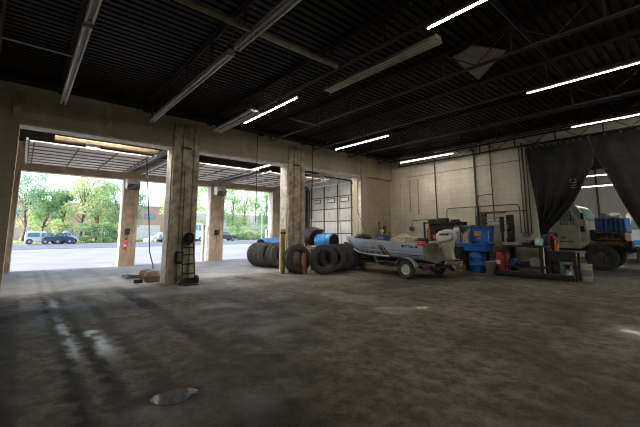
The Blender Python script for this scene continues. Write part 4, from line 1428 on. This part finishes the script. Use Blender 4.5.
cl = curtain('curtain', [(-4.17, 0, 4.36), (-4.10, 0, 3.3), (-4.0, 0, 2.3), (-3.93, 0, 1.30)],
             [(-2.42, 0, 4.40), (-2.30, 0, 3.75), (-2.56, 0, 3.12), (-2.95, 0, 2.36), (-3.35, 0, 1.85), (-3.66, 0, 1.5), (-3.78, 0, 1.22)],
             'black tarp curtain tied back to the left, beside the conduits', BY - .24, 4.5, .10)
b = MB()
for k, (z, w) in enumerate(((2.98, .14), (2.9, .14), (2.82, .14))):
    b.box((-2.86 + .0 * k, -.14, z), (w, .006, .022))
b.box((-2.93, -.14, 3.06), (.02, .006, .12), (0, .5, 0)).box((-2.80, -.14, 3.06), (.02, .006, .12), (0, -.5, 0))
b.build('faded_stencil', pm('stencil_grey', (.16, .16, .155), .7), cl)
b = MB()
pts = [(-3.86 + .03 * math.sin(k), .02, 1.34 - k * .05) for k in range(8)]
b.tube(pts, [.07, .09, .085, .10, .12, .13, .14, .12], n=12)
b.build('gathered_tail', M_CURTAIN, cl)
curtain('curtain', [(-2.36, 0, 4.42), (-2.24, 0, 3.75), (-1.98, 0, 3.0), (-1.68, 0, 2.1), (-1.40, 0, 1.4), (-1.1, 0, 1.0)],
        [(1.4, 0, 4.42), (1.45, 0, 3.6), (1.4, 0, 2.8), (1.2, 0, 1.9), (.9, 0, 1.3), (.5, 0, .95)],
        'black tarp curtain tied back to the right, hanging over the truck', BY - .28, 5.5, .11)
o = MB().cyl((-4.25, BY - .16, 4.45), (4.2, BY - .16, 4.45), .025, n=8).build('curtain_rail', M_DARKSTEEL)
tag(o, 'dark rail carrying the black tarp curtains', 'rail')

# ------------------------------------------------------------------ next bay with the truck
b = MB()
b.box((-3.95, 24.9, 2.6), (12.8, .2, 5.4))
struct(b.build('wall_far', M_FAR), 'pale block wall behind the truck', 'wall')
b = MB().box((-10.3, 19.2, 2.6), (.2, 11.5, 5.4))
struct(b.build('wall_far_left', M_FAR))
b = MB()
b.box((2.3, 14.6, 2.6), (.2, 2.0, 5.4)).box((2.3, 23.0, 2.6), (.2, 4.0, 5.4)).box((2.3, 18.3, 4.7), (.2, 5.6, 1.2))
struct(b.build('wall_far_right', M_FAR))
b = MB()
deck(b, -10.2, 2.3, BY + .1, 25, 5.0)
struct(b.build('ceiling_far', M_DECK))
b = MB().box((-3.95, 19.3, 5.2), (12.8, 11.6, .15))
struct(b.build('roof_far', M_CONC))
for x, y, z, lab in ((-4.4, 19.9, 4.03, 'lit tube light above the truck, upper one seen through the curtain gap'), (-4.2, 18.6, 3.40, 'lit tube light above the truck, lower one seen through the curtain gap'),
                     (-7.6, 19, 4.1, 'lit tube light of the next bay hidden behind the cream wall'), (.5, 17.6, 4.2, 'lit tube light of the next bay hidden behind the right curtain')):
    led(x, y, z, lab, L=2.3, group='tube lights of the next bay', top=5.0)
for x, lab in ((-4.35, 'dark downpipe on the pale wall behind the truck, left'), (-2.9, 'dark downpipe on the pale wall behind the truck, right')):
    o = MB().cyl((x, 24.7, .3), (x, 24.7, 5), .05, n=8).build('downpipe', M_CONDUIT)
    tag(o, lab, 'pipe')

TY = 16.6
root = thing('truck', 'old white truck with its hood off, seen between the black curtains', 'truck', (0, TY, 0))
root.scale = (1.03, 1, 1)
# cab: side profile extruded across the width
side = [(-5.0, .95), (-5.0, 2.40), (-4.8, 2.52), (-3.65, 2.52), (-3.5, 2.42), (-3.27, 1.88), (-3.24, 1.0), (-3.5, .78), (-4.9, .78)]
MB().prism(side, 'y', .06, 2.0).build('cab', M_TRUCKW, root, bevel=.03)
dr = MB().prism([(-4.72, .92), (-4.72, 2.36), (-3.72, 2.36), (-3.5, 1.86), (-3.5, .92)], 'y', .035, .07).build('door', M_TRUCKW, root, bevel=.01)
MB().prism([(-4.62, 1.86), (-4.62, 2.28), (-3.78, 2.28), (-3.6, 1.86)], 'y', .02, .05).build('side_window', M_GLASS, dr)
MB().box((-3.74, .02, 2.07), (.03, .03, .44)).build('window_bar', M_DARKSTEEL, dr)
b = MB()
for x0, pat in ((-4.06, 'BAR'), (-3.76, 'END')):
    pass
glyph = {'D': [(0, 0, .25, 1), (.25, .8, .6, 1), (.25, 0, .6, .2), (.6, .15, .85, .85)], 'M': [(0, 0, .22, 1), (.3, .4, .5, 1), (.58, 0, .8, 1)], 'O': [(0, 0, .22, 1), (.6, 0, .82, 1), (.2, 0, .6, .2), (.2, .8, .6, 1)]}
xx = -4.10
for ch in 'DOO DO':
    if ch == ' ':
        xx += .06
        continue
    for (a0, c0, a1, c1) in glyph[ch]:
        b.box((xx + (a0 + a1) / 2 * .085, .028, 1.72 + (c0 + c1) / 2 * .12), ((a1 - a0) * .085, .012, (c1 - c0) * .12))
    xx += .092
b.build('door_lettering', M_NAVY, dr)
MB().box((-3.40, .03, 1.55), (.13, .03, .22)).build('vent_panel', M_BLACK, root)
MB().box((-4.0, .02, 1.2), (.16, .02, .04)).build('door_handle', M_DARKSTEEL, dr)
MB().box((-4.15, .02, 1.05), (.9, .015, .03)).build('trim_line', M_BROWN, dr)
b = MB().prism([(.16, 0), (1.9, 0), (1.84, .52), (.22, .52)], 'x', -.012, .012)
ws = b.build('windshield', M_GLASS, root, loc=(-3.255, 0, 1.9))
ws.rotation_euler = (0, -.40, 0)
b = MB().box((-3.36, -.05, 2.05), (.1, .05, .26), bev=.015).tube([(-3.36, .06, 2.2), (-3.36, -.05, 2.18), (-3.36, -.05, 1.9), (-3.4, .06, 1.85)], .01, n=5)
b.build('mirror', M_DARKSTEEL, root)
MB().box((-4.2, .5, 2.56), (.3, .2, .1), bev=.02).box((-3.75, .6, 2.55), (.1, .1, .08)).build('roof_lamp', M_RUSTY, root)
# engine under tarps
b = MB()
P = []
for i in range(15):
    u = i / 14
    P.append([(-3.05 + .83 * u + .02 * math.sin(7 * v_), .35 + 1.2 * v_, 1.42 + (.72 + .08 * math.sin(u * 7 + v_ * 5) - .16 * abs(u - .4)) * min(1, 6 * u, 6 * (1 - u)) * min(1, .6 + 3 * v_, .6 + 3 * (1 - v_))) for v_ in np.linspace(0, 1, 15)])
b.grid(P)
b.build('grey_tarp', M_TARPGREY, root, solid=.01, angle=60)
b = MB()
P = []
for i in range(41):
    u = i / 40
    P.append([(-3.06 + .84 * u, .33 - .03 * math.sin(u * 38) - .04 * v_, 1.40 + .56 * (1 - v_) + .02 * math.sin(u * 12)) for v_ in np.linspace(0, 1, 7)])
b.grid(P)
P = []
for i in range(21):
    u = i / 20
    P.append([(-2.22 + .03 * math.sin(u * 25) + .03 * v_, .33 + 1.25 * u, 1.40 + .56 * (1 - v_)) for v_ in np.linspace(0, 1, 7)])
b.grid(P)
b.build('blue_tarp', M_TARPBLUE, root, solid=.01, angle=60)
MB().box((-2.65, .95, 1.16), (.86, 1.3, .5), bev=.04).build('engine', M_RUSTY, root)
b = MB()
for k in range(5):
    b.cyl((-3.0 + .17 * k, .28, 1.25 + .03 * (k % 2)), (-3.0 + .17 * k, .34, 1.25), .05, n=10)
b.box((-2.7, .28, 1.1), (.9, .06, .06)).tube([(-3.1, .25, 1.3), (-2.8, .22, 1.38), (-2.4, .24, 1.3), (-2.2, .3, 1.1)], .025, n=6)
b.build('engine_fittings', M_DARKSTEEL, root)
MB().box((-3.12, .2, 1.32), (.16, .2, .42), bev=.02).build('air_box', M_BLACK, root)
b = MB()
for y in (.55, 1.45):
    b.box((-4.6, y, .78), (5.6, .09, .2))
b.build('frame', M_DARKSTEEL, root)
MB().box((-1.86, 1.0, .74), (.14, 2.1, .24), bev=.02).build('bumper', M_BROWN, root)
MB().box((-1.98, .12, .8), (.3, .12, .12)).box((-2.1, .4, .95), (.12, .5, .3)).build('tow_hook', M_DARKSTEEL, root)
MB().prism([(-4.7, .35), (-4.7, .62), (-3.9, .62), (-3.9, .35)], 'y', .0, .4).build('step', M_DARKSTEEL, root)
MB().cyl((-4.6, .22, .5), (-3.8, .22, .5), .22, n=18).build('fuel_tank', M_GREY, root)


def truck_wheel(x, y, s):
    R = .48
    w = MB().lathe([(.28, -.12), (.33, -.145), (.43, -.14), (.49, -.12), (R, -.09), (R, .09), (.49, .12), (.43, .14), (.33, .145), (.28, .12)], 'y', (x, y, R), 40, closed=True).build('wheel', M_RUBBER, root)
    rm = MB().lathe([(.03, -.10 * s), (.1, -.10 * s), (.12, -.04 * s), (.2, -.03 * s), (.24, -.09 * s), (.285, -.12 * s), (.285, .12 * s), (.03, .1 * s)], 'y', (x, y, R), 32).build('rim', pm('rim_dark', (.11, .085, .065), .6, var=.35), w)
    b = MB()
    for k in range(8):
        a = 2 * PI * k / 8
        b.cyl((x + .15 * math.cos(a), y - s * .02, R + .15 * math.sin(a)), (x + .15 * math.cos(a), y - s * .07, R + .15 * math.sin(a)), .016, n=6)
    b.build('lug_bolts', M_GALV, w)


truck_wheel(-2.93, .18, 1)
truck_wheel(-2.93, 1.85, -1)
truck_wheel(-6.4, .2, 1)
truck_wheel(-6.4, 1.8, -1)
MB().cyl((-2.93, .2, .48), (-2.93, 1.8, .48), .06, n=10).build('front_axle', M_DARKSTEEL, root)
MB().cyl((-6.4, .2, .48), (-6.4, 1.8, .48), .08, n=10).build('rear_axle', M_DARKSTEEL, root)
MB().box((-6.2, 1.0, 1.0), (2.3, 2.0, .14)).build('flat_bed', M_BROWN, root)
# pale vehicle beyond
root = thing('van', 'pale blue and white van parked beyond the truck', 'van', (-1.7, 21.8, 0))
MB().prism([(-1.15, .5), (-1.15, 1.35), (-1.0, 2.3), (2.6, 2.3), (2.6, .5)], 'y', -.9, .9).build('body', M_WHITE, root, bevel=.05)
MB().prism([(-.95, 1.55), (-.85, 2.0), (.0, 2.0), (.0, 1.55)], 'y', -.93, -.88).build('side_window', M_GLASS, root)
MB().box((.8, -.91, .95), (3.3, .02, .22)).build('side_stripe', M_LBLUE, root)
for x in (-.5, 1.9):
    w = MB().lathe([(.15, -.09), (.28, -.1), (.33, -.07), (.33, .07), (.28, .1), (.15, .09)], 'y', (x, -.85, .33), 28, closed=True).build('wheel', M_RUBBER, root)
    MB().lathe([(.02, -.05), (.155, -.06), (.155, .06), (.02, .05)], 'y', (x, -.85, .33), 20).build('rim', M_GALV, w)
MB().box((-1.2, 0, .5), (.12, 1.7, .22), bev=.03).build('bumper', M_GREY, root)

# ------------------------------------------------------------------ outdoors
M_ASPH = pm('sunlit_asphalt', (.275, .268, .262), .9, var=.2, scale=.6, bump=.05, dirt=(.20, .20, .205), dirt_amt=.6, dirt_scale=.15)
b = MB()
b.box((-53, 10, -.25), (71.8, 220, .5))
o = b.build('ground_lot', M_ASPH, loc=(0, 0, -.02))
struct(o, 'pale sunlit asphalt lot outside the openings', 'ground')
b = MB()
b.box((30, 10, -.3), (46, 220, .5))
b.box((4.8, 60, -.3), (5.0, 92, .5))
struct(b.build('ground_side', M_ASPH))
b = MB().box((-68, 20, .0), (24, 160, .14))
struct(b.build('ground_verge', pm('verge_soil', (.24, .26, .10), .95, var=.3, scale=1.)), 'grassy verge along the far edge of the lot', 'ground')
# dark road patch band in front of the verge, tree shade painted in as a bluish tone
b = MB().box((-43.5, 20, -.005), (13, 160, .02))
struct(b.build('ground_road', pm('old_asphalt', (.13, .14, .165), .9, var=.12, scale=1.2)), 'band of asphalt painted darker as tree shade before the verge', 'ground')


def leaf_mesh(name, mat, centres, n, size, parent=None, squash=1.):
    """foliage: many small leaf quads around clump centres (c, radius)"""
    V, F = [], []
    per = max(1, n // len(centres))
    for (c, r) in centres:
        d = rng.normal(size=(per, 3))
        d /= np.linalg.norm(d, axis=1)[:, None]
        rad = r * rng.random(per) ** .45
        P = np.array(c) + d * rad[:, None] * np.array([1, 1, squash])
        for p in P:
            a = rng.normal(size=3)
            a /= np.linalg.norm(a)
            q = rng.normal(size=3)
            q -= a * (q @ a)
            q /= np.linalg.norm(q)
            s = size * (.6 + .8 * rng.random())
            k = len(V)
            V += [tuple(p + a * s), tuple(p + q * s * .5), tuple(p - a * s), tuple(p - q * s * .5)]
            F.append((k, k + 1, k + 2, k + 3))
    me = bpy.data.meshes.new(name)
    me.from_pydata(V, [], F)
    me.materials.append(mat)
    o = bpy.data.objects.new(name, me)
    COL.objects.link(o)
    if parent is not None:
        o.parent = parent
    return o


def leaf_mat(name, c1, c2):
    m = bpy.data.materials.new(name)
    m.use_nodes = True
    nt, N, L = nodes_of(m)
    N.clear()
    out = N.new('ShaderNodeOutputMaterial')
    df, tr, mx = N.new('ShaderNodeBsdfDiffuse'), N.new('ShaderNodeBsdfTranslucent'), N.new('ShaderNodeMixShader')
    tc, n1, r = N.new('ShaderNodeTexCoord'), N.new('ShaderNodeTexNoise'), N.new('ShaderNodeValToRGB')
    n1.inputs['Scale'].default_value = .8
    r.color_ramp.elements[0].position = .35
    r.color_ramp.elements[1].position = .65
    r.color_ramp.elements[0].color = (*c1, 1)
    r.color_ramp.elements[1].color = (*c2, 1)
    L.new(tc.outputs['Object'], n1.inputs['Vector'])
    L.new(n1.outputs['Fac'], r.inputs['Fac'])
    L.new(r.outputs['Color'], df.inputs['Color'])
    L.new(r.outputs['Color'], tr.inputs['Color'])
    mx.inputs[0].default_value = .45
    L.new(df.outputs[0], mx.inputs[1])
    L.new(tr.outputs[0], mx.inputs[2])
    L.new(mx.outputs[0], out.inputs[0])
    return m


LEAF = [leaf_mat('leaf_mid', (.32, .48, .22), (.50, .65, .31)), leaf_mat('leaf_yellow', (.52, .60, .27), (.68, .74, .38)), leaf_mat('leaf_cool', (.26, .44, .28), (.42, .58, .37))]
M_BARK = pm('bark', (.13, .10, .08), .9, var=.3, scale=4)


def tree(x, y, h, rad, kind, label, n=2600, trunk=.16, low=.35, size=.135, nclump=16, name='tree'):
    root = thing(name, label, 'tree', (x, y, 0), group='trees beyond the lot')
    rr = random.Random(int(y * 10))
    b = MB()
    top = h * .8
    bend = [(rr.uniform(-.25, .25), rr.uniform(-.25, .25)) for _ in range(4)]
    b.tube([(0, 0, 0), (bend[0][0], bend[0][1], h * .25), (bend[1][0], bend[1][1], h * .5), (bend[2][0], bend[2][1], top)], [trunk, trunk * .8, trunk * .55, trunk * .2], n=8)
    cs = []
    for k in range(nclump):
        a = rr.uniform(0, 2 * PI)
        zz = rr.uniform(low, .93) * h
        rm = rad * (1 - .55 * abs((zz / h - .62) / .4))
        r = rm * rr.uniform(.35, 1)
        c = (r * math.cos(a), r * math.sin(a), zz)
        cs.append((c, rad * rr.uniform(.38, .62)))
        b.tube([(bend[1][0] * .5, bend[1][1] * .5, max(.2 * h, zz * .62)), (c[0] * .55, c[1] * .55, zz * .85), c], [trunk * .3, trunk * .2, .02], n=5)
    b.build('trunk', M_BARK, root)
    leaf_mesh('crown', LEAF[kind], cs, n, size, root, .75)
    return root


tree(-57, .1, 9.3, 2.4, 2, 'cool green tree at the left jamb, over the parked white van', low=.45)
tree(-58, 2.2, 8.0, 1.9, 0, 'green tree with a low fork behind the parked cars', low=.3)
tree(-59, 4.1, 7.6, 1.6, 2, 'rounded darker green tree between two taller trees', low=.55)
tree(-56, 6.0, 10.0, 2.9, 1, 'tall yellow-green tree with two bare stems', n=3600, low=.35, nclump=22)
tree(-60, 8.3, 9.4, 2.2, 0, 'tall green tree behind the bushes by the outer pillar', low=.4)
tree(-56, 10.0, 8.8, 2.4, 0, 'wide green tree beside the fire extinguisher pillar', low=.25, nclump=20)
tree(-57, 12.6, 8.5, 2.0, 2, 'cool green tree in front of the brick building corner', low=.3)
tree(-66, 20, 7.8, 1.7, 1, 'yellow-green tree top seen over the brick building', low=.6)
for k, (x, y, h, r, kd) in enumerate(((-60, 22.0, 10.5, 2.5, 1), (-58, 25.3, 10.4, 2.7, 0), (-57, 28.6, 11, 2.8, 0), (-59, 32.0, 11.5, 2.9, 1), (-57, 35.6, 10.8, 2.8, 0), (-60, 39.5, 11, 3.2, 2))):
    tree(x, y, h, r, kd, ['yellow-green tree left of the second outer pillar', 'green tree right of the second outer pillar, above the dark car', 'tall green tree in the middle of the rear exit',
         'pale yellow-green tree seen in the rear exit', 'green tree beside the broad outer pillar', 'dark tree hidden behind the broad outer pillar'][k], n=3600, low=.18, nclump=24)
for k, (x, y, h, r, kd) in enumerate(((-61, 1.2, 4.4, 2.2, 1), (-62, 4.6, 4.6, 2.4, 0), (-61, 7.9, 4.8, 2.4, 1), (-60.5, 11.0, 4.4, 2.2, 2), (-54.5, 3.9, 2.9, 1.2, 1), (-54.0, 6.3, 2.6, .9, 0), (-54.5, 8.2, 2.5, 1.5, 0), (-54.3, 10.5, 2.4, 1.4, 1), (-54.3, 27.8, 2.2, 1.5, 0), (-54.4, 30.6, 2.4, 1.6, 1), (-54.4, 33.9, 2.6, 1.7, 0))):
    t_ = tree(x, y, h, r, kd, ['broad pale bush against the brick wall behind the white van', 'broad green bush against the brick wall between two trees', 'broad yellow-green bush behind the tall two-stem tree', 'broad cool green bush behind the fire extinguisher pillar', 'yellow-green bush behind the parked cars', 'upright green bush at the foot of the tall two-stem tree', 'low green bush left of the outer pillar',
              'yellow-green bush at the edge of the outer pillar', 'low green bush behind the fence in the rear exit', 'yellow-green bush behind the fence in the rear exit', 'green bush beside the cream guard post'][k],
              n=2000, trunk=.05, low=.15, size=.13, nclump=10, name='bush')
    t_['category'] = 'bush'
    t_['group'] = 'bushes beyond the fence'
# grass tufts along the verge
gc = [((-55 + 1.5 * random.random(), y, .1), .7) for y in np.arange(-6, 42, .55)]
o = leaf_mesh('verge_grass', LEAF[1], gc, 6000, .13, squash=.35)
tag(o, 'ragged grass along the edge of the lot', 'grass', kind='stuff')


# chain-link fence
def mesh_fence_mat():
    m = bpy.data.materials.new('chain_link')
    m.use_nodes = True
    nt, N, L = nodes_of(m)
    b = N['Principled BSDF']
    b.inputs['Base Color'].default_value = (.45, .47, .48, 1)
    b.inputs['Metallic'].default_value = .6
    b.inputs['Roughness'].default_value = .5
    return m


root = thing('chain_link_fence', 'grey chain-link fence along the far side of the lot', 'fence', (-53.2, 0, 0))
for y in np.arange(-4, 44, 3.0):
    MB().cyl((0, y, 0), (0, y, 1.85), .035, n=8).build('post', M_GALV, root)
MB().cyl((0, -4, 1.82), (0, 44, 1.82), .022, n=8).build('top_rail', M_GALV, root)
b = MB()
for k in range(-10, 110):
    y = k * .4
    for s in (-1, 1):
        y2 = y + s * 1.75
        if -4 <= y <= 44 and -4 <= y2 <= 44:
            b.bm.faces.new([b.bm.verts.new(p) for p in ((0, y - .006, .06), (0, y + .006, .06), (0, y2 + .006, 1.81), (0, y2 - .006, 1.81))])
b.build('wire_mesh', mesh_fence_mat(), root, solid=.006)


# parked vehicles
def car(x, y, L, H, col, label, van=False, name='car', cat='car'):
    root = thing(name, label, cat, (x, y, 0), group='vehicles parked across the lot')
    mt = pm('paint_%d' % abs(hash(label) % 10000) if False else 'paint_' + name + '_%.2f' % sum(col) + '_%.2f' % col[0], col, .3, var=.03, bump=0)
    if van:
        P = [(0, .3), (0, H * .9), (.1 * L, H), (.78 * L, H), (.88 * L, H * .62), (L, H * .52), (L, .3)]
        G = [(.62 * L, H * .58), (.62 * L, H * .88), (.77 * L, H * .88), (.85 * L, H * .58)]
        G2 = [(.1 * L, H * .58), (.1 * L, H * .88), (.55 * L, H * .88), (.55 * L, H * .58)]
    else:
        P = [(0, .3), (.0, H * .58), (.1 * L, H * .66), (.24 * L, H * .97), (.36 * L, H), (.55 * L, H * .97), (.70 * L, H * .68), (.95 * L, H * .58), (L, H * .45), (L, .3)]
        G = [(.48 * L, H * .68), (.48 * L, H * .92), (.55 * L, H * .92), (.66 * L, H * .68)]
        G2 = [(.17 * L, H * .68), (.27 * L, H * .92), (.45 * L, H * .92), (.45 * L, H * .68)]
    MB().prism([(u, v) for u, v in P], 'x', -.85, .85).build('body', mt, root, bevel=.06)
    for g in (G, G2):
        MB().prism(g, 'x', .84, .87).build('window', M_GLASS, root)
    for u in (.18 * L, .80 * L):
        w = MB().lathe([(.14, -.1), (.28, -.1), (.32, -.07), (.32, .07), (.28, .1), (.14, .1)], 'x', (.8, u, .32), 20, closed=True).build('wheel', M_RUBBER, root)
        MB().lathe([(.02, .06), (.15, .06), (.15, -.06), (.02, -.06)], 'x', (.8, u, .32), 16).build('rim', M_GALV, w)
        MB().cyl((-.85, u, .32), (-.6, u, .32), .32, n=18).build('wheel', M_RUBBER, root)
    MB().box((.5, L - .01, H * .42), (.25, .04, .12)).build('headlamp', M_WHITE, root)
    return root


car(-51.4, .3, 2.3, 1.45, (.62, .64, .66), 'white van parked across the lot by the left jamb', van=True, name='van', cat='van')
car(-50.6, 1.75, 1.8, 1.25, (.05, .06, .09), 'dark car parked in front of the white van')
car(-51.0, 2.6, 2.2, 1.3, (.03, .05, .10), 'navy car in the middle of the parked vehicles')
car(-51.8, 3.3, 1.9, 1.45, (.55, .58, .62), 'silver car behind the navy car at the right end')
car(-51.3, 22.4, 3.7, 1.35, (.035, .04, .05), 'dark car parked right of the second outer pillar')
car(-52.0, 18.7, 2.2, 2.75, (.72, .75, .80), 'white box truck by the second outer pillar', van=True, name='box_truck', cat='truck')
# rubble heap in front of the brick building
root = thing('rubble_heap', 'pale grey heap of rubble in front of the brick building', 'rubble', (-51.8, 15.2, 0), kind='stuff')
b = MB()
for k in range(90):
    r = random.random() ** .6
    a = random.uniform(0, 2 * PI)
    yy = 2.2 * r * math.cos(a)
    b.sphere((1.1 * r * math.sin(a), yy, 1.2 * (1 - r) * random.uniform(.4, 1.15) * (1 + .3 * yy / 2.2) + .15), random.uniform(.12, .34), 8, 5, .8)
b.build('stones', pm('rubble_grey', (.46, .45, .45), .9, var=.35, scale=2), root)
car(-50.0, 14.2, 2.6, .9, (.05, .06, .08), 'low dark car parked before the rubble heap')
# utility poles
for y, lab in ((10.9, 'thin utility pole beside the first outer pillar'), (31.9, 'thin pale utility pole among the trees in the rear exit')):
    root = thing('utility_pole', lab, 'pole', (-52.6, y, 0), group='utility poles')
    MB().cyl((0, 0, 0), (0, 0, 11), .1, .07, n=10).build('mast', M_GALV, root)
    MB().box((0, 0, 10.2), (.12, 1.8, .12)).build('crossarm', M_WOOD, root)

# brick building across the lot
M_BRICK = block_mat('red_brick', 'y', (.58, .33, .24), (.54, .44, .38), (.46, .30, .22), bw=.6, bh=.2, dirt_amt=.4)
root = thing('brick_building', 'long red brick building with a flat roof behind the trees', 'building', (-75, 0, 0))
b = MB().box((-5, 10, 3.2), (10, 32, 6.4))
b.build('wall', M_BRICK, root)
MB().box((-5, 10, 6.5), (10.3, 32.3, .22)).build('roof_edge', M_CONC, root)
for y in (-1.5, 4.5, 10.5, 16.6, 19.3):
    f = MB().box((.03, y, 4.45), (.12, 1.9, 1.0)).build('window', M_GREY, root)
    MB().box((.1, y, 4.45), (.04, 1.7, .82)).build('pane', pm('window_blue', (.25, .35, .42), .15, var=.1, bump=0), f)
MB().box((.2, 18.6, 1.35), (.4, 5.4, 2.7)).build('pale_base', M_WHITE, root)
MB().box((.1, 4.0, 1.2), (.2, 18, 2.4)).build('pale_plinth', pm('pinkish_render', (.55, .40, .36), .9), root)
b = MB().box((-95, 40, 3.2), (10, 60, 6.0))
o = b.build('low_building', M_CONC)
tag(o, 'pale low building far behind the trees', 'building')
root = thing('white_shed', 'low cream wall behind the fence seen in the rear exit', 'shed', (-56.2, 31, 0))
MB().box((0, 0, .95), (.3, 11, 1.9)).build('wall', pm('cream_wall', (.62, .55, .46), .9), root)
MB().box((0, 0, 1.95), (.5, 11.2, .1)).build('coping', M_CONC, root)

# ------------------------------------------------------------------ daylight
w = bpy.data.worlds.new('sky')
S.world = w
w.use_nodes = True
nt = w.node_tree
bg = nt.nodes['Background']
sky = nt.nodes.new('ShaderNodeTexSky')
sky.sky_type = 'NISHITA'
sky.sun_disc = False
sky.sun_elevation = math.radians(38)
sd = Vector((-.10, -.80, .60)).normalized()
sky.sun_rotation = math.atan2(sd.x, sd.y)
sky.air_density = 1.0
sky.dust_density = 1.2
sky.ozone_density = 1.0
nt.links.new(sky.outputs[0], bg.inputs[0])
bg.inputs[1].default_value = .62
sun = bpy.data.lights.new('sun', 'SUN')
sun.energy = 8.0
sun.angle = math.radians(.6)
sun.color = (1, .95, .86)
so = bpy.data.objects.new('sun', sun)
COL.objects.link(so)
so.rotation_euler = sd.to_track_quat('Z', 'Y').to_euler()

# ------------------------------------------------------------------ camera
F_, PY, PITCH, YAW, HC = 342.0, 186.2, .13176, .8583, 1.45
cam = bpy.data.cameras.new('camera')
cam.sensor_width = 36
cam.lens = F_ / 640 * 36
cam.shift_y = -(213.5 - PY) / 640
cam.clip_end = 500
co = bpy.data.objects.new('camera', cam)
COL.objects.link(co)
co.location = (0, 0, HC)
fw = Vector((-math.sin(YAW) * math.cos(PITCH), math.cos(YAW) * math.cos(PITCH), math.sin(PITCH)))
co.rotation_euler = (-fw).to_track_quat('Z', 'Y').to_euler()
S.camera = co
S.cycles.filter_width = 1.1
vs = S.view_settings
S.display_settings.display_device = 'sRGB'
vs.view_transform = 'Standard'
vs.look = 'None'
vs.gamma = 1
vs.use_curve_mapping = False
vs.exposure = 0.0
